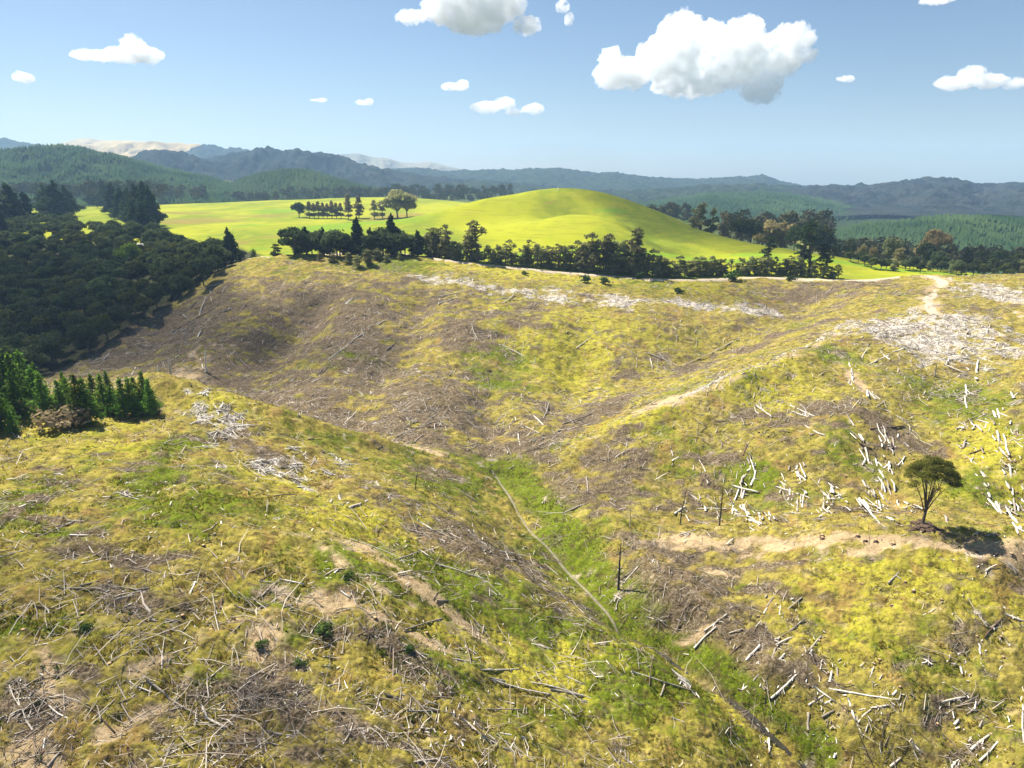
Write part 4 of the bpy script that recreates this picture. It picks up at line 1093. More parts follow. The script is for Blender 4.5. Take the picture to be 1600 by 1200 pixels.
wood([(940, 1080, 318, 335, 60, 900, 1100, 14), (1130, 1300, 330, 372, 110, 640, 900, 12), (1300, 1420, 372, 396, 60, 520, 700, 10), (1400, 1640, 384, 404, 70, 500, 640, 10)], 6, 'mixed woods in the valley beyond the right side of the hill')

# --- young pines on the left spur
Rp = random.Random(21)
pines = [(5, 672, 62), (22, 678, 30), (-18, 668, 80), (10, 640, 78), (30, 640, 70), (45, 632, 66), (60, 640, 52), (72, 652, 56), (62, 622, 44), (98, 650, 46), (112, 652, 52), (128, 664, 66), (140, 664, 62), (105, 630, 40), (150, 640, 46), (165, 646, 52), (178, 650, 40), (172, 625, 38), (196, 652, 52), (208, 648, 50), (214, 640, 44), (238, 650, 50), (228, 636, 48), (-40, 640, 90), (-60, 660, 90), (30, 655, 60)]
for i, (u, v, h) in enumerate(pines):
    lab = 'young bright green pine in the stand on the grassy spur at left'
    g = 'young pines on the left spur'
    if i == 21: lab = 'young pine at the right end of the stand on the left spur'; g = None
    if i == 1: lab = 'smallest young pine standing in front of the stand near the left edge'; g = None
    put('pine', u, v, h, lab, 'pine tree', g, wide=Rp.uniform(.85, 1.05), y0=120)
put('shrub', 98, 668, 26, 'dry brown round bush in front of the young pines', 'shrub', leaf='brown_leaf', wide=1.5)
put('shrub', 112, 669, 20, 'small dry brown bush right against the larger dry bush by the pines', 'shrub', leaf='brown_leaf', wide=1.4)
put('shrub', 40, 650, 20, 'dead brown bush between the pine trunks near the left edge', 'shrub', leaf='brown_leaf', wide=1.5)

# --- the lone tree on the bench: bare lower limbs, umbrella crown, dark root mound
def lone_tree():
    rng = np.random.default_rng(91); R = random.Random(91)
    X, Y, Z = at(1440, 822); X, Y, Z = X[0], Y[0], float(Z[0])
    d = math.hypot(X, Y, CAMZ - Z); k = d / F
    root = tag(bpy.data.objects.new('tree', None), 'lone tree with dark slender limbs and a rounded crown on the bare earth bench', 'tree'); COL.objects.link(root); root.location = (X, Y, Z - .1)
    t = MB(); c = MB()
    H = 92 * k * 1.08
    tube(t, [(0, 0, -.5), (.1, 0, H * .1), (.25, 0, H * .24), (.3, 0, H * .36)], [.42, .30, .26, .22], 9)
    tips = []
    for i in range(13):
        a = i / 13 * 6.28 + R.uniform(-.3, .3); L = R.uniform(.6, 1.0)
        z0 = H * R.uniform(.12, .34)
        ex, ey, ez = math.cos(a) * H * .25 * L, math.sin(a) * H * .25 * L, H * R.uniform(.62, .84)
        P = [(.2, 0, z0), (ex * .3 + .2, ey * .3, z0 + (ez - z0) * .42), (ex * .62 + .2, ey * .62, z0 + (ez - z0) * .75), (ex + .3, ey, ez)]
        tube(t, P, [.15, .10, .06, .02], 5, cap=False); tips.append(P)
        for q in range(4):
            f = R.uniform(.4, .95); b = np.array(P[2]) * f + np.array(P[1]) * (1 - f)
            e = b + np.array([R.uniform(-1, 1) * H * .13, R.uniform(-1, 1) * H * .13, H * R.uniform(.08, .2)])
            tube(t, [b, (b + e) / 2 + [0, 0, .1], e], [.05, .03, .012], 4, cap=False)
    bl = []
    for i in range(95):
        a = R.uniform(0, 6.28); f = R.random() ** .5; r = H * .29 * f
        z = H * (.60 + .36 * math.sqrt(max(0, 1 - f * f)) * R.uniform(.55, 1) + .02)
        bl.append((math.cos(a) * r + .4, math.sin(a) * r, z, H * .06, H * .06, H * .045))
    bl += [(-H * .25, -.5, H * .60, H * .06, H * .06, H * .03), (H * .38, 0, H * .68, H * .08, H * .06, H * .025)]
    blobs_leaf(c, bl, 420, .15, rng, .6)
    link('trunk', t.mesh('trunk', M['bark'], True), root)
    link('crown', c.mesh('crown', M['lone_leaf']), root)
    # root mound: heap of dark clods and litter round the foot
    m = MB()
    for i in range(90):
        a = R.uniform(0, 6.28); r = abs(R.gauss(0, 1.8)); x, y = X + math.cos(a) * r * 1.3 + .6, Y + math.sin(a) * r * .9 - .8
        s = R.uniform(.2, .6)
        V = ICO_V[:] * np.array([s, s, s * .6]) * (1 + .25 * rng.normal(size=(len(ICO_V), 1))) + np.array([x, y, float(surf(x, y)) + .5 * math.exp(-(r / 2) ** 2)])
        m.add(V, ICO_F)
    tag(link('root_mound', m.mesh('root_mound', M['clod'])), 'dark heap of clods and litter round the foot of the lone tree', 'mound')
M['clod'] = wood_mat('dark_clods', (.05, .033, .022), (.12, .08, .055))
lone_tree()

# --- dead standing trees
def snag(u, v, hpx, label, spread=.25, mat='black_wood', r=.16, nb=16, lean=0.0, seed=0, twigs=True, y0=30):
    rng = np.random.default_rng(seed); R = random.Random(seed)
    X, Y, Z = at(u, v, y0); X, Y, Z = X[0], Y[0], float(Z[0]); k = math.hypot(X, Y, CAMZ - Z) / F
    H = hpx * k * 1.1
    t = MB(); b = t
    tube(t, [(0, 0, -.4), (lean * H * .3, 0, H * .4), (lean * H * .7, 0, H * .75), (lean * H, 0, H)], [r * 1.3, r, r * .6, r * .15], 7)
    for i in range(nb):
        f = R.uniform(.15, .95); a = R.uniform(0, 6.28); L = H * spread * (1.1 - f) * R.uniform(.5, 1.2) + .3
        p0 = np.array([lean * H * f, 0, H * f]); p1 = p0 + np.array([math.cos(a) * L, math.sin(a) * L, L * R.uniform(-.1, .5)])
        tube(b, [p0, (p0 + p1) / 2 + [0, 0, .08 * L], p1], [r * .3, r * .2, r * .07], 4, cap=False)
        if twigs:
            for q in range(3):
                g = R.uniform(.4, 1); s = p0 + (p1 - p0) * g; e = s + np.array([R.uniform(-1, 1), R.uniform(-1, 1), R.uniform(-.3, 1)]) * L * .3
                tube(b, [s, e], [r * .13, r * .05], 3, cap=False)
    return tag(link('dead_tree', t.mesh('dead_tree', M[mat], True), None, (X, Y, Z)), label, 'dead tree')
snag(966, 922, 72, 'black pointed dead tree beside the pale debris heap in the gully', .2, r=.22, nb=26, seed=1)
snag(1124, 822, 60, 'bare dark dead tree behind the left part of the earth bench', .5, r=.14, nb=22, seed=2)
snag(1062, 820, 54, 'leaning twiggy dark tree at the left end of the earth bench', .6, r=.13, nb=30, seed=3, lean=.1)
snag(984, 824, 46, 'thin grey twiggy tree above the gully left of the bench', .7, 'grey_wood', r=.08, nb=34, seed=4)
snag(649, 766, 32, 'small bent dark dead stem on the slope above the footpath', .3, r=.1, nb=6, seed=5, lean=.15, twigs=False)
snag(268, 594, 30, 'pale bare upright trunk standing behind the crest of the left spur', .05, 'pale_wood', r=.32, nb=2, seed=6, twigs=False, y0=170)
snag(250, 593, 14, 'short pale upright stump left of the pale upright trunk', .05, 'pale_wood', r=.3, nb=0 or 1, seed=7, twigs=False, y0=170)
snag(1460, 588, 22, 'short dark upright stub below the white landing', .2, 'grey_wood', r=.16, nb=5, seed=8, twigs=False)
snag(322, 582, 34, 'white forked dead trunk with upright limbs left of the dark gully', .5, 'pale_wood', r=.3, nb=8, seed=9, twigs=False, y0=200, lean=.1)

# ------------------------------------------------------------------ logs
K = 550 / 1600
LOGS = {}
def zl(o, s):
    r = []
    for tok in s.replace('\n', ' ').split(';'):
        if tok.strip():
            x1, y1, x2, y2 = [float(q) for q in tok.replace(',', ' ').split()[:4]]
            r.append((o[0] + x1 * K, o[1] + y1 * K, o[0] + x2 * K, o[1] + y2 * K))
    return r
RIGHT = zl((1050, 540), """805,80,820,120;815,118,822,160;815,172,828,202;860,60,888,20;380,272,455,328;520,268,650,324;540,300,640,332;600,365,700,415;800,325,830,370;835,390,872,442;850,450,905,472;878,465,900,555;905,535,915,572;925,518,935,565;940,570,965,608;952,610,955,665;943,668,962,702;940,708,952,755;865,615,885,648;905,658,925,694;960,565,990,535;1025,550,1060,505;895,385,1060,370;960,290,1062,346;885,205,925,248;978,425,995,478;1000,420,1006,465;965,382,970,430;322,502,338,452;343,512,353,545;340,578,380,550;356,642,380,572;310,638,325,592;283,708,305,652;316,700,332,655;275,758,280,715;320,725,345,778;350,795,410,815;270,640,395,670;398,762,400,798;441,762,443,800;550,520,568,560;570,572,586,622;540,652,592,622;470,645,632,700;490,620,522,642;525,708,536,655;570,698,570,758;716,670,727,632;705,722,713,680;698,756,728,722;665,786,705,755;852,700,945,817;870,705,902,748;935,768,941,792;975,785,1010,800;1335,180,1340,235;1330,235,1340,292;1325,350,1345,382;1320,470,1335,430;1350,497,1415,472;1355,528,1370,514;1424,378,1431,343;1380,365,1410,392;1478,390,1486,442;1505,408,1520,492;1485,468,1542,535;1533,540,1541,612;1545,650,1551,685;1553,698,1562,762;1378,588,1432,648;1403,578,1440,642;1435,672,1447,694;1440,702,1487,762;1473,713,1497,767;1518,742,1556,802;1540,780,1590,852;1548,812,1570,862;1560,828,1600,852;1555,437,1600,423;1563,395,1572,422;1588,640,1598,662;1430,150,1440,182;1458,300,1470,332;1478,293,1490,337;1063,742,1077,720;1240,780,1252,812;0,530,30,510;130,637,150,590;10,770,60,735;110,745,260,745;150,690,210,740;80,680,130,712;1235,88,1340,130;895,90,1055,12;1382,130,1390,70;1390,55,1500,90;1545,245,1570,220;1290,380,1330,372""")
NEAR = zl((1050, 790), """430,465,482,388;415,497,432,468;495,502,638,378;488,502,492,458;482,530,493,592;510,547,526,518;500,597,602,518;470,637,552,600;463,618,490,600;453,702,470,652;480,712,512,678;440,757,446,723;620,667,677,598;625,680,637,658;100,655,200,555;145,580,250,500;265,682,312,638;335,712,400,640;370,802,412,753;320,842,360,808;450,882,527,813;525,812,582,758;714,808,727,758;748,828,751,740;640,820,742,896;710,835,1032,886;620,912,692,863;680,967,737,933;617,1022,620,943;800,880,832,982;830,980,867,1052;845,992,902,933;850,932,985,910;695,905,722,888;715,1152,732,1078;440,1063,442,1127;1090,1080,1132,1127;1225,897,1335,872;1350,947,1407,883;1395,1012,1417,968;1355,1117,1442,1050;1395,1167,1480,1080;1480,1080,1562,1043;1280,1000,1302,978;1596,908,1599,1082;1310,733,1320,772;1395,633,1401,682;1420,602,1500,518;1500,490,1602,532;1503,457,1520,487;980,357,1036,298;880,822,917,738;1000,867,1022,843;990,1190,1040,1150;1270,1195,1290,1170""")
LEFTC = zl((550, 790), """300,70,372,116;375,120,607,212;430,125,600,203;600,210,737,226;370,262,602,336;510,305,572,290;565,350,657,364;305,300,377,308;195,250,300,213;300,205,360,237;700,250,767,238;785,255,897,332;790,275,852,312;1023,440,1092,487;883,508,1082,532;600,540,592,587;235,572,412,518;380,437,447,437;310,685,562,722;338,700,592,747;580,750,757,745;620,785,702,802;640,795,902,862;770,800,952,832;850,810,1112,887;900,840,1052,872;1120,675,1182,737;1040,885,1212,967;1150,840,1322,917;950,770,1057,817;1402,872,1420,818;1270,760,1420,808;1420,808,1562,852;1450,970,1602,1012;145,863,382,942;170,870,472,957;210,860,392,912;250,957,772,945;118,888,152,952;495,970,602,1062;550,975,702,1122;600,1060,717,1122;718,1117,747,1048;650,1035,792,1057;680,1145,832,1172;200,1182,437,1148;40,1028,72,1082;958,908,1007,952;1560,850,1582,882;1340,512,1422,532;1230,332,1332,253;1240,347,1302,278;1195,480,1215,420""")
LEFTB = zl((0, 790), """170,148,280,98;280,98,362,62;130,145,200,135;0,242,117,208;150,460,242,472;270,380,532,378;360,367,452,345;520,432,612,410;590,387,682,383;620,447,662,393;570,465,602,448;860,412,887,350;1000,472,1017,398;1065,457,1157,487;1200,490,1332,458;680,525,722,535;740,522,822,527;668,798,762,872;758,873,942,972;940,970,1022,1017;915,913,942,967;400,913,527,1042;578,1108,607,1172;1218,768,1277,862;1273,868,1402,1062;1198,1012,1287,878;1193,1028,1217,1162;1180,1058,1192,1132;1033,1017,1092,933;1300,1152,1452,1008;1450,1010,1542,988;1115,850,1197,887;1070,777,1132,718;958,1192,1027,1138;1210,1030,1372,1062;160,1172,202,1118;218,1192,272,1128;1540,1102,1602,1008;1380,1192,1422,1148;1180,347,1252,308;1270,340,1382,362;1540,385,1592,422;1200,1080,1300,1100""")
MID = zl((500, 540), """1013,337,1045,248;970,320,1032,382;875,290,892,347;928,368,1002,402;1100,360,1232,313;1078,392,1222,363;900,403,910,462;350,417,512,353;478,375,622,368;430,442,467,408;1103,767,1207,723;1075,708,1102,737;1440,102,1440,58;1483,33,1602,82;1500,58,1512,102;1530,28,1592,92;1560,92,1540,58;1215,210,1282,198;1330,183,1387,197;1388,302,1432,273;1210,598,1217,672;0,122,62,58;110,367,167,298;60,60,130,0;50,722,60,690;88,690,100,722;130,742,217,710;120,725,182,688;448,803,522,847""") + zl((500, 200), """0,1082,80,1020;80,1020,150,968;150,967,290,880;220,922,242,883;188,913,202,952;115,802,137,783;300,1012,337,983;535,772,682,743;540,802,702,753;545,777,540,807;800,782,892,763;828,797,882,758;773,938,782,967;820,985,932,1042;1165,1002,1217,963""") + zl((0, 180), """1350,822,1422,788;780,992,932,908;780,985,852,975;905,912,937,828;860,892,892,848;830,908,852,927;658,1007,732,983;690,1052,742,1028;898,1012,912,983;468,1102,497,1083;1468,962,1512,918;1573,862,1602,833;955,798,962,852;788,852,807,818;930,782,1012,768;1010,897,1052,883;598,1182,617,1148""") + zl((0, 540), """870,192,945,20;910,60,925,110;240,192,312,153;410,160,432,212;540,165,602,148;588,102,580,152;600,172,627,148;1040,55,1072,23;1360,327,1382,303;1410,552,1437,518;1560,367,1602,323;1540,682,1560,732;1503,722,1517,688;468,67,497,38""") + zl((1050, 220), """0,1010,30,1028;30,1028,200,955;190,960,280,912;1000,965,1060,945""")

def log_mesh(A, B, r0, r1, rng, mat, stub=0):
    """a straight, slightly bowed and knobbly stem from A to B in local metres, with ringed sawn ends"""
    L = np.linalg.norm(B - A); n = max(4, min(12, int(L / .9)))
    t = np.linspace(0, 1, n)
    P = A + (B - A) * t[:, None]
    bow = rng.normal(size=3) * np.array([.014, .014, .005]) * L
    P = P + np.sin(t * np.pi)[:, None] * bow + rng.normal(size=(n, 3)) * r0 * .16
    R = (r0 + (r1 - r0) * t) * (1 + rng.normal(size=n) * .07)
    mb = MB(); tube(mb, P, R, 8, True, c=.3)
    return mb.mesh('log', M[mat], False), P, R

def lay_logs(L, zone, matw, rad, rng, cap=300, y0=30):
    n = 0
    A = np.array(L)
    X1, Y1 = march(A[:, 0], A[:, 1], surf, y0); X2, Y2 = march(A[:, 2], A[:, 3], surf, y0)
    out = []
    for i in range(len(A)):
        a = np.array([X1[i], Y1[i]]); b = np.array([X2[i], Y2[i]])
        px = math.hypot(A[i, 0] - A[i, 2], A[i, 1] - A[i, 3])
        d = math.hypot(a[0], a[1], 60)
        L3 = np.linalg.norm(b - a); lim = px * d / F * 2.6 + .5
        if L3 > lim: b = a + (b - a) * lim / L3
        za = float(surf(*a)); zb = float(surf(*b))
        r = rad * rng.uniform(.75, 1.15)
        if px > 60: r *= .85
        lift = r * .45 + .06
        P3 = np.array([a[0], a[1], za + lift]); Q3 = np.array([b[0], b[1], zb + lift])
        k = rng.random(); acc = 0
        mat = 'brown_wood' if k > 1 - matw[2] else ('grey_wood' if k > 1 - matw[2] - matw[1] else 'pale_wood')
        O = (P3 + Q3) / 2
        mid = float(surf(O[0], O[1])) + lift
        if mid > O[2]: O[2] += min(.5 * (mid - O[2]) + .05, 1.0)
        me, P, R = log_mesh(P3 - (P3 + Q3) / 2, Q3 - (P3 + Q3) / 2, r, r * rng.uniform(.55, .9), rng, mat)
        o = link('log', me, None, O)
        out.append((o, np.linalg.norm(Q3 - P3), mat, abs(Q3[2] - P3[2]) / (np.linalg.norm(Q3 - P3) + .01), A[i]))
        if np.linalg.norm(Q3 - P3) > 7 and rng.random() < .7:
            for q in range(rng.integers(2, 4)):
                s = MB()
                j = rng.integers(1, len(P)); e = P[j] + rng.normal(size=3) * np.array([.6, .6, .2]) + [0, 0, .35]
                tube(s, [P[j], e], [R[j] * .35, R[j] * .15], 4)
                link('broken_branch', s.mesh('broken_branch', M[mat]), o)
    return out
rl = np.random.default_rng(2)
ALL = []
ZONES = [(RIGHT, 'right', (.0, .10, .05), .27, 100), (NEAR, 'near', (.0, .22, .06), .19, 60), (LEFTC, 'leftc', (0, .45, .03), .15, 40), (LEFTB, 'leftb', (0, .55, .25), .14, 40), (MID, 'mid', (0, .35, .1), .22, 100)]
for L, zn, mw, rad, y0 in ZONES:
    for t in lay_logs(L, zn, mw, rad, rl, y0=y0): ALL.append((zn,) + t)
print('logs', len(ALL))
import collections
def place_words(zn, c):
    u, v = (c[0] + c[2]) / 2, (c[1] + c[3]) / 2
    if zn == 'right':
        if v < 590: return 'just below the white landing'
        if u > 1540: return 'at the right edge beyond the lone tree'
        if u > 1480: return 'on the slope right of the lone tree'
        if u > 1330: return 'in the log chute left of the lone tree' if v > 640 else 'on the upper slope above the lone tree'
        if u > 1200: return 'in the middle of the right hillside' if v < 720 else 'above the middle of the earth bench'
        return 'by the dead trees on the right hillside' if v > 700 else 'on the upper left of the right hillside'
    if zn == 'near':
        if u > 1450: return 'at the right edge of the slope below the bench'
        if u > 1270: return 'low in the slope below the bench'
        if v < 1010 and u > 1180: return 'in the zigzag of logs below the bench'
        return 'beside the ditch under the bench' if u < 1200 else 'right above the ditch'
    if zn == 'leftc':
        if v < 900: return 'on the slope left of the footpath'
        if v < 1010: return 'near the foot of the footpath'
        if u > 900: return 'on the bright grass left of the ditch'
        return 'at the bottom centre of the foreground' if v > 1110 else 'on the foreground slope in the centre'
    if zn == 'leftb':
        if v < 900: return 'on the foreground slope near the left edge'
        if v < 985: return 'amid the brown litter of the left foreground'
        return 'in the dead-brush tangle at bottom left' if u > 350 else 'on the bare patchy ground at bottom left'
    if u > 1020: return 'in the draw left of the landing spur'
    if v > 690: return 'on the lower slopes above the footpath'
    if u > 760 and v > 600: return 'at the head of the footpath gully'
    if v < 480: return 'under the crest of the middle hillside'
    if u < 380: return 'on the left end of the middle hillside'
    return 'across the middle hillside'
cnt = collections.Counter(); recs = []
for zn, o, Ln, mat, sl, c in ALL:
    col = {'pale_wood': 'bleached white', 'grey_wood': 'weathered grey', 'brown_wood': 'dark brown'}[mat]
    ln = 'short' if Ln < 3.2 else ('long' if Ln > 7.5 else 'middling')
    dx, dy = c[2] - c[0], c[3] - c[1]
    ori = 'aimed downhill' if abs(dy) > 1.3 * abs(dx) else ('leaning left' if dx * dy > 0 else 'leaning right') if abs(dy) > .35 * abs(dx) else 'lying level'
    lab = f'{ln} {col} log {ori} {place_words(zn, c)}'
    cnt[lab] += 1; recs.append((o, lab, place_words(zn, c)))
for o, lab, pw in recs:
    tag(o, lab, 'log', ('logs ' + pw) if cnt[lab] > 1 else None)
    if cnt[lab] > 1: o['group'] = lab.replace(' log ', ' logs ')[:80]

# ------------------------------------------------------------------ slash: sticks, branches and chips nobody could count
def sticks(name, n, dens, L, r, mats, seed, label, ang=None, region=None, kinds='slash'):
    rng = np.random.default_rng(seed)
    a0, a1, y0, y1 = region or (-1.05, 1.05, 48, 350)
    out = []
    tries = n * 9
    A = rng.uniform(a0, a1, tries); Y = np.exp(rng.uniform(math.log(y0), math.log(y1), tries)); X = A * Y
    w = dens(X, Y)
    k = rng.random(tries) < w
    X = X[k][:n]; Y = Y[k][:n]; m = len(X)
    ln = L * np.exp(rng.normal(size=m) * .5); rad = r * np.exp(rng.normal(size=m) * .3)
    th = rng.uniform(0, np.pi, m) if ang is None else ang + rng.normal(size=m) * .28
    dx = np.cos(th) * ln / 2; dy = np.sin(th) * ln / 2
    za = surf(X - dx, Y - dy); zb = surf(X + dx, Y + dy)
    tilt = rng.normal(size=m) * .12 * ln * .5 + .1
    A3 = np.stack([X - dx, Y - dy, za + rad + .1 - tilt * 0], 1); B3 = np.stack([X + dx, Y + dy, zb + rad + .1 + np.abs(tilt)], 1)
    C3 = (A3 + B3) / 2 + rng.normal(size=(m, 3)) * (ln * .06)[:, None]
    C3[:, 2] = np.maximum(C3[:, 2], surf(C3[:, 0], C3[:, 1]) + .1)
    T = B3 - A3; T /= np.linalg.norm(T, axis=1)[:, None]
    U = np.cross(T, [0, 0, 1.0]); U /= np.linalg.norm(U, axis=1)[:, None] + 1e-9; W = np.cross(U, T)
    V = np.zeros((m, 3, 3, 3))
    for i, (Pt, f) in enumerate(((A3, 1.0), (C3, .85), (B3, .5))):
        for j in range(3):
            an = j / 3 * 2 * np.pi + .5
            V[:, i, j] = Pt + (np.cos(an) * U + np.sin(an) * W) * (rad * f)[:, None]
    q = []
    for i in range(2):
        for j in range(3):
            q.append([i * 3 + j, i * 3 + (j + 1) % 3, (i + 1) * 3 + (j + 1) % 3, (i + 1) * 3 + j])
    f4 = (np.arange(m)[:, None, None] * 9 + np.array(q)[None]).reshape(-1, 4)
    mb = MB(); mb.add(V, f4, np.repeat(rng.uniform(0, 1, m), 6))
    tag(link(name, mb.mesh(name, M[mats])), label, kinds, kind='stuff')
def stick_mat(name, stops):
    m, nt, bs = nodes(name)
    at_ = N(nt, 'ShaderNodeAttribute', attribute_name='tint')
    cr = N(nt, 'ShaderNodeValToRGB'); e = cr.color_ramp.elements
    e[0].position = stops[0][0]; e[0].color = (*stops[0][1], 1); e[1].position = stops[-1][0]; e[1].color = (*stops[-1][1], 1)
    for p, c in stops[1:-1]:
        k = e.new(p); k.color = (*c, 1)
    nt.links.new(at_.outputs['Fac'], cr.inputs[0]); nt.links.new(cr.outputs[0], bs.inputs['Base Color'])
    bs.inputs['Roughness'].default_value = .9; bs.inputs['Specular IOR Level'].default_value = .2
    return m
M['slash'] = stick_mat('slash_wood', [(0, (.05, .035, .025)), (.45, (.16, .12, .09)), (.75, (.33, .28, .23)), (1, (.62, .56, .48))])
M['mid_slash'] = stick_mat('pale_slash', [(0, (.12, .09, .065)), (.4, (.33, .28, .22)), (1, (.66, .60, .52))])
M['white_slash'] = stick_mat('bleached_slash', [(0, (.14, .11, .09)), (.35, (.42, .37, .31)), (1, (.80, .76, .70))])
def not_special(X, Y):
    yr = np.interp(X, ROAD[:, 0], ROAD[:, 1])
    return (Y < yr - 8) * (1 - bushmask(X, Y)) * sstep(.8, 1.6, dist_poly(X, Y, PATH)[0])
def d_general(X, Y):
    g, b, so, wt, ye, pas = cover(X, Y)
    return (.05 + .7 * b - .05 * ye) * (1 - .8 * so) * not_special(X, Y) * np.clip(.25 + 1.3 * vnoise(X / 6, Y / 6, 3), 0, 1)
def d_white(X, Y):
    g, b, so, wt, ye, pas = cover(X, Y)
    return np.clip(wt * 1.0, 0, 1) * not_special(X, Y)
sticks('slash', 20000, d_general, 1.4, .032, 'slash', 1, 'grey and brown broken branches littering the felled slopes')
sticks('slash', 3500, d_general, 3.0, .06, 'slash', 5, 'longer fallen branches scattered among the litter of the felled slopes')
sticks('slash', 24000, d_white, 1.9, .09, 'white_slash', 2, 'bleached slash heaped on the landing, crests and spur', region=(-1.0, 1.05, 90, 400))
def d_chips(X, Y):
    return .25 * not_special(X, Y) * np.clip(vnoise(X / 9, Y / 9, 8) * 2 - .6, 0, 1)
_RL = np.array([[(c[0] + c[2]) / 2, (c[1] + c[3]) / 2] for zn, o, Ln, mat, sl, c in ALL if zn in ('right', 'near')])
_rx, _ry = march(_RL[:, 0], _RL[:, 1], surf, 60)
def d_block(X, Y):
    r = np.zeros(X.shape)
    for x, y in zip(_rx, _ry):
        r = np.maximum(r, np.exp(-((X - x) ** 2 + ((Y - y) * .6) ** 2) / 1.6))
    return r * .8 * not_special(X, Y)
def d_mid(X, Y):
    return (.15 + .6 * np.clip(vnoise(X / 11 + 9, Y / 11, 33) * 2 - .7, 0, 1)) * not_special(X, Y) * sstep(165, 190, Y)
sticks('slash', 14000, d_mid, 1.9, .075, 'mid_slash', 12, 'fine pale slash combed over the middle and upper slopes', region=(-.85, .75, 165, 350))
sticks('slash', 2600, lambda X, Y: .5 * np.clip(vnoise(X / 7 + 3, Y / 7, 91) * 2 - .5, 0, 1) * not_special(X, Y), 2.6, .05, 'mid_slash', 14, 'bleached thin branches lying over the near left slope', region=(-.9, .25, 48, 150))
def d_line(X, Y):
    r = np.zeros(X.shape)
    for x, y in zip(_rx, _ry):
        r = np.maximum(r, np.exp(-((X - x) ** 2 + ((Y - y) * .5) ** 2) / 3.0))
    return r * .8 * not_special(X, Y) * (Y > 135)
sticks('wood_pieces', 480, d_line, 1.9, .2, 'white_slash', 13, 'broken white log pieces strung down the right hillside', ang=1.5, kinds='wood pieces', region=(0, .9, 130, 260))
sticks('wood_blocks', 1300, d_block, .5, .10, 'white_slash', 9, 'short bleached blocks and splinters lying along the log lines on the right', kinds='wood chips', region=(-.1, .9, 78, 260))
sticks('wood_chips', 5000, d_chips, .5, .07, 'white_slash', 3, 'pale chips and short bits of wood strewn through the grass', kinds='wood chips')

# a heap of tangled dead brush in the bottom-left foreground, and others
def tangle(u, v, rpx, n, label, mat, seed, L=1.0):
    rng = np.random.default_rng(seed)
    X, Y, Z = at(u, v); X, Y = X[0], Y[0]; R = rpx * math.hypot(X, Y, 60) / F
    mb = MB()
    for i in range(n):
        a = rng.uniform(0, 6.28); d = R * rng.uniform(0, 1) ** .6; x = X + math.cos(a) * d; y = Y + math.sin(a) * d
        z = float(surf(x, y)); l = L * R * rng.uniform(.25, .8); th = rng.uniform(0, 6.28); el = abs(rng.normal() * .45)
        e = np.array([x + math.cos(th) * l, y + math.sin(th) * l, 0]); e[2] = max(float(surf(e[0], e[1])) + .1, z + math.sin(el) * l)
        m_ = (np.array([x, y, z]) + e) / 2 + rng.normal(size=3) * l * .06; m_[2] = max(m_[2], float(surf(m_[0], m_[1])) + .1)
        rr = rng.uniform(.012, .05)
        tube(mb, [(x, y, z), m_, e], [rr, rr * .8, rr * .3], 4, cap=False, c=rng.uniform(0, 1))
    tag(link('brush_heap', mb.mesh('brush_heap', M[mat])), label, 'brush heap')
tangle(430, 1150, 95, 300, 'big tangled heap of dead branches in the bottom left foreground', 'slash', 1)
tangle(520, 1185, 50, 150, 'fan of grey dead branches at the bottom edge, right of the big tangle', 'slash', 2)
tangle(300, 1090, 40, 90, 'low brushwood heap beside the long fallen stem at bottom left', 'slash', 3)
tangle(60, 1170, 50, 110, 'heap of dark brush in the bottom left corner', 'slash', 4)
tangle(240, 925, 60, 120, 'flat heap of grey stems and brush in the left foreground', 'slash', 5)
tangle(985, 935, 17, 80, 'pale upright debris heap where logs slid into the gully', 'mid_slash', 6)
tangle(1010, 860, 34, 120, 'dark twiggy brush heap on the bench above the gully', 'slash', 7)
tangle(760, 660, 40, 140, 'grey brush pile at the dark head of the gully', 'slash', 8)
tangle(1030, 570, 40, 90, 'stack of slash where the draw meets the landing spur', 'white_slash', 9)
tangle(1380, 1130, 40, 110, 'reddish brown brush pile low on the slope under the bench', 'slash', 10)
tangle(1240, 985, 26, 80, 'small brush pile among the zigzag logs below the bench', 'slash', 11)
tangle(880, 655, 30, 80, 'splintered slash heap at the head of the footpath gully', 'white_slash', 12)

# ------------------------------------------------------------------ low growth: tufts and seedlings
def tufts(name, n, dens, h, mat, seed, label, cat, blades=5, region=(-1.05, 1.05, 48, 350)):
    rng = np.random.default_rng(seed); tries = n * 8
    a0, a1, y0, y1 = region
    A = rng.uniform(a0, a1, tries); Y = np.exp(rng.uniform(math.log(y0), math.log(y1), tries)); X = A * Y
    k = rng.random(tries) < dens(X, Y); X = X[k][:n]; Y = Y[k][:n]; m = len(X); Z = surf(X, Y)
    hh = h * np.exp(rng.normal(size=m) * .35)
    V = np.zeros((m, blades, 3, 3)); th = rng.uniform(0, 6.28, (m, blades)); w = hh[:, None] * .22
    bx = X[:, None] + rng.normal(size=(m, blades)) * hh[:, None] * .3; by = Y[:, None] + rng.normal(size=(m, blades)) * hh[:, None] * .3
    V[..., 0, 0] = bx + np.cos(th) * w; V[..., 0, 1] = by + np.sin(th) * w; V[..., 0, 2] = Z[:, None] - .05
    V[..., 1, 0] = bx - np.cos(th) * w; V[..., 1, 1] = by - np.sin(th) * w; V[..., 1, 2] = Z[:, None] - .05
    ln = rng.normal(size=(m, blades, 2)) * hh[:, None, None] * .35
    V[..., 2, 0] = bx + ln[..., 0]; V[..., 2, 1] = by + ln[..., 1]; V[..., 2, 2] = Z[:, None] + hh[:, None] * rng.uniform(.7, 1.2, (m, blades))
    mb = MB(); mb.add(V, np.arange(m * blades * 3).reshape(-1, 3), np.repeat(rng.uniform(0, 1, m), blades))
    tag(link(name, mb.mesh(name, M[mat])), label, cat, kind='stuff')
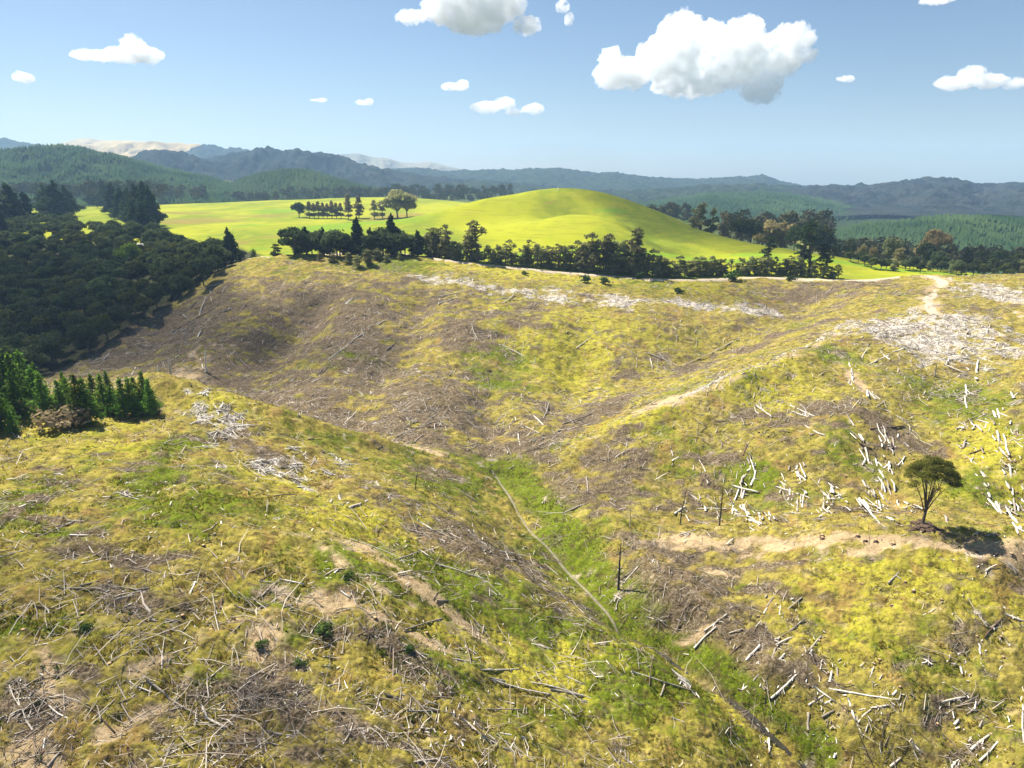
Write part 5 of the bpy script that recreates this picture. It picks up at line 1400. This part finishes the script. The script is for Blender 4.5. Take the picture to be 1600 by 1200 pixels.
M['dry_grass'] = leaf_mat('dry_grass', (.24, .18, .04), (.46, .38, .07), .35, 0)
M['green_grass'] = leaf_mat('green_grass', (.07, .11, .01), (.24, .28, .018), .4, 0)
def dg(X, Y):
    g, b, so, wt, ye, pas = cover(X, Y); return (.6 - .5 * so - .4 * wt - .3 * b) * not_special(X, Y)
def gg(X, Y):
    g, b, so, wt, ye, pas = cover(X, Y); return (.12 + .8 * g) * (1 - so) * (1 - .6 * b) * not_special(X, Y)
tufts('dry_grass', 70000, dg, .24, 'dry_grass', 1, 'dry yellow grass tufts over the felled slopes', 'grass')
tufts('green_grass', 60000, gg, .24, 'green_grass', 2, 'fresh green grass tufts on the felled slopes', 'grass')
def ds(X, Y):
    return .15 * np.clip(vnoise(X / 8 + 40, Y / 8, 5) * 2 - .9, 0, 1) * not_special(X, Y)
# small dark seedlings in the left foreground
rng = np.random.default_rng(6); mbS = MB(); bl = []
A = rng.uniform(-.95, .95, 9000); Yq = np.exp(rng.uniform(math.log(52), math.log(200), 9000)); Xq = A * Yq
k = rng.random(9000) < ds(Xq, Yq) * (1.0 + 1.2 * (Xq < 10))
for x, y in zip(Xq[k], Yq[k]):
    z = float(surf(x, y)); s = rng.uniform(.18, .5)
    bl.append((x, y, z + s * .5, s, s, s * .7))
print('seedlings', len(bl))
blobs_leaf(mbS, bl, 130, .16, rng)
tag(link('low_scrub', mbS.mesh('low_scrub', M['scrub_leaf'])), 'small dark green scrub seedlings dotted over the near slopes', 'scrub', kind='stuff')

SHR = [(505, 992, 24, 'largest dark green shrub on the bare earth in the centre-left foreground'), (410, 1012, 16, 'green shrub left of the sandy scrape in the foreground'), (545, 905, 14, None), (640, 1020, 16, None), (470, 1040, 14, None), (135, 985, 12, None),
       (1145, 440, 16, 'dark upright shrub alone below the road, right of the hedgerow'), (915, 442, 12, None), (944, 445, 12, None), (1000, 436, 10, None), (1060, 458, 8, None), (820, 430, 6, None), (1235, 440, 9, None)]
for u, v, h, lab in SHR:
    if v < 470: put('shrub', u, v, h, lab or 'small dark shrub on the yellow bank under the road', 'shrub', None if lab else 'shrubs on the bank under the road', wide=1.1, y0=250)
    else: put('shrub', u, v, h * .72, lab or 'small green shrub dotted on the left foreground slope', 'shrub', None if lab else 'shrubs on the left foreground slope', wide=1.1)

# ------------------------------------------------------------------ stumps and clods along the bench
def stump(u, v, r, label, group):
    X, Y, Z = at(u, v); X, Y, Z = X[0], Y[0], float(Z[0])
    rng = np.random.default_rng(int(u * 7 + v)); mb = MB()
    h = r * rng.uniform(.8, 1.5)
    tube(mb, [(0, 0, -.3), (0, 0, h * .4), (.02, 0, h)], [r * 1.5, r * 1.05, r], 10, True, c=.2)
    for q in range(5):
        a = rng.uniform(0, 6.28); tube(mb, [(0, 0, h * .3), (math.cos(a) * r * 2.2, math.sin(a) * r * 2.2, -.12)], [r * .35, r * .12], 4, cap=False, c=.2)
    tag(link('stump', mb.mesh('stump', M['brown_wood']), None, (X, Y, Z)), label, 'stump', group)
for u, v in ((1285, 842), (1340, 838), (1352, 845), (1396, 850), (1368, 846), (1525, 862), (1555, 866), (1580, 866), (1600, 868), (1540, 812), (1285, 838)):
    stump(u, v, .34, 'small dark stump on the bare earth of the bench', 'stumps on the earth bench')
Rn = np.random.default_rng(17)
for i in range(90):
    z = Rn.random()
    if z < .5: u, v, g = Rn.uniform(1120, 1590), Rn.uniform(620, 800), 'right hillside above the bench'
    elif z < .8: u, v, g = Rn.uniform(1180, 1590), Rn.uniform(885, 1150), 'slope below the bench'
    else: u, v, g = Rn.uniform(20, 700), Rn.uniform(760, 1120), 'left foreground slope'
    stump(u, v, .24, f'low cut stump in the grass of the {g}', f'stumps on the {g}')

# ------------------------------------------------------------------ farm things: white roof in the bush, hill-top trig, fence posts
def farm_roof(X, Y, w, label, turn=0.0):
    z0 = float(surf(X, Y))
    m, nt, bs = nodes('painted_iron'); bs.inputs['Base Color'].default_value = (.78, .8, .82, 1); bs.inputs['Roughness'].default_value = .5
    m2, nt2, bs2 = nodes('weatherboard'); bs2.inputs['Base Color'].default_value = (.35, .32, .27, 1)
    root = tag(bpy.data.objects.new('farmhouse', None), label, 'house'); COL.objects.link(root); root.location = (X, Y, z0); root.rotation_euler = (0, 0, turn)
    h = 4.4; d = 7; e = w / 2
    a = MB(); a.add([(-e, -d / 2, -1), (e, -d / 2, -1), (e, d / 2, -1), (-e, d / 2, -1), (-e, -d / 2, h - 1.6), (e, -d / 2, h - 1.6), (e, d / 2, h - 1.6), (-e, d / 2, h - 1.6)], [(0, 1, 5, 4), (1, 2, 6, 5), (2, 3, 7, 6), (3, 0, 4, 7)])
    link('wall', a.mesh('wall', m2), root)
    r = MB(); g = e + .5; q = d / 2 + .6; y = h - 1.7
    r.add([(-g, -q, y), (g, -q, y), (g, 0, h + .4), (-g, 0, h + .4), (-g, q, y), (g, q, y), (-g, -q, y - .15), (g, -q, y - .15), (g, 0, h + .2), (-g, 0, h + .2), (-g, q, y - .15), (g, q, y - .15)], [(0, 1, 2, 3), (3, 2, 5, 4), (7, 6, 9, 8), (8, 9, 11, 10), (0, 6, 7, 1), (5, 11, 10, 4)])
    link('roof', r.mesh('roof', m), root)
farm_roof(HOUSE[0], HOUSE[1], 7, 'white-roofed house half hidden among the dark bush', .2)
_s = at(160, 317, 400); farm_roof(_s[0][0], _s[1][0], 18, 'long low white-roofed shed behind the tall dark conifers', .1)
def post(u, v, hpx, label, group=None, y0=30, r=.09, mat='grey_wood'):
    X, Y, Z = at(u, v, y0); X, Y, Z = X[0], Y[0], float(Z[0]); h = hpx * math.hypot(X, Y, CAMZ - Z) / F
    mb = MB(); tube(mb, [(0, 0, -.4), (0, 0, h * .97), (.01, 0, h)], [r, r, r * .7], 8)
    tag(link('fence_post', mb.mesh('fence_post', M[mat]), None, (X, Y, Z)), label, 'post', group)
for u in range(560, 900, 22):
    v = float(np.interp(u, _rp[:, 0], _rp[:, 1])) + 3.0
    post(u, v, 4.5, 'thin grey fence post on the bank below the gravel road', 'fence posts along the road', y0=280)
post(872, 297, 5, 'pale survey post on the very top of the grass hill', y0=560, r=.35, mat='pale_wood')

# ------------------------------------------------------------------ clouds added overhead, out of view, to shade parts of the land
def overhead(lst, label, alt=800, seed=0):
    rng = np.random.default_rng(seed); mb = MB()
    P = [(X, Y, rx, ry) for X, Y, rx, ry in lst]
    cx = np.mean([p[0] for p in P]); cy = np.mean([p[1] for p in P])
    k = alt / SUNDIR.z
    O = np.array([cx + SUNDIR.x * k, cy + SUNDIR.y * k, 50 + alt])
    for X, Y, rx, ry in P:
        mb.add(ICO_V * np.array([rx, ry, min(rx, ry) * .55]) + np.array([X - cx, Y - cy, 0]), ICO_F)
        for j in range(16):
            a = rng.uniform(0, 6.28); r = rng.uniform(.2, .4) * min(rx, ry)
            mb.add(ICO_V * r + np.array([X - cx + math.cos(a) * rx * .85, Y - cy + math.sin(a) * ry * .85, rng.uniform(-.2, .3) * r]), ICO_F)
    o = link('shade_cloud', mb.mesh('shade_cloud', M['cloud_over']), None, O)
    o['kind'] = 'structure'
    rm = o.modifiers.new('remesh', 'REMESH'); rm.mode = 'VOXEL'; rm.voxel_size = 5
    dp = o.modifiers.new('puffs', 'DISPLACE'); dp.texture = ctex2; dp.strength = 22; dp.mid_level = .5
overhead([(-190, 290, 70, 60), (-290, 380, 90, 60)], 'a')
overhead([(-90, 262, 46, 26), (-66, 300, 40, 18), (-110, 240, 34, 16)], 'b', seed=2)
overhead([(-48, 72, 20, 12), (-28, 66, 20, 7), (-62, 82, 16, 9)], 'c', alt=500, seed=3)
overhead([(150, 540, 50, 60), (200, 470, 60, 40), (110, 620, 50, 60)], 'd', seed=4)
overhead([(350, 470, 90, 60), (450, 560, 90, 60)], 'e', seed=5)
overhead([(95, 325, 50, 16), (120, 340, 40, 14)], 'f', seed=6)

for _k in PROTO.values():
    for _o in _k[0]:
        for _c in list(_o.children): bpy.data.objects.remove(_c)
        bpy.data.objects.remove(_o)
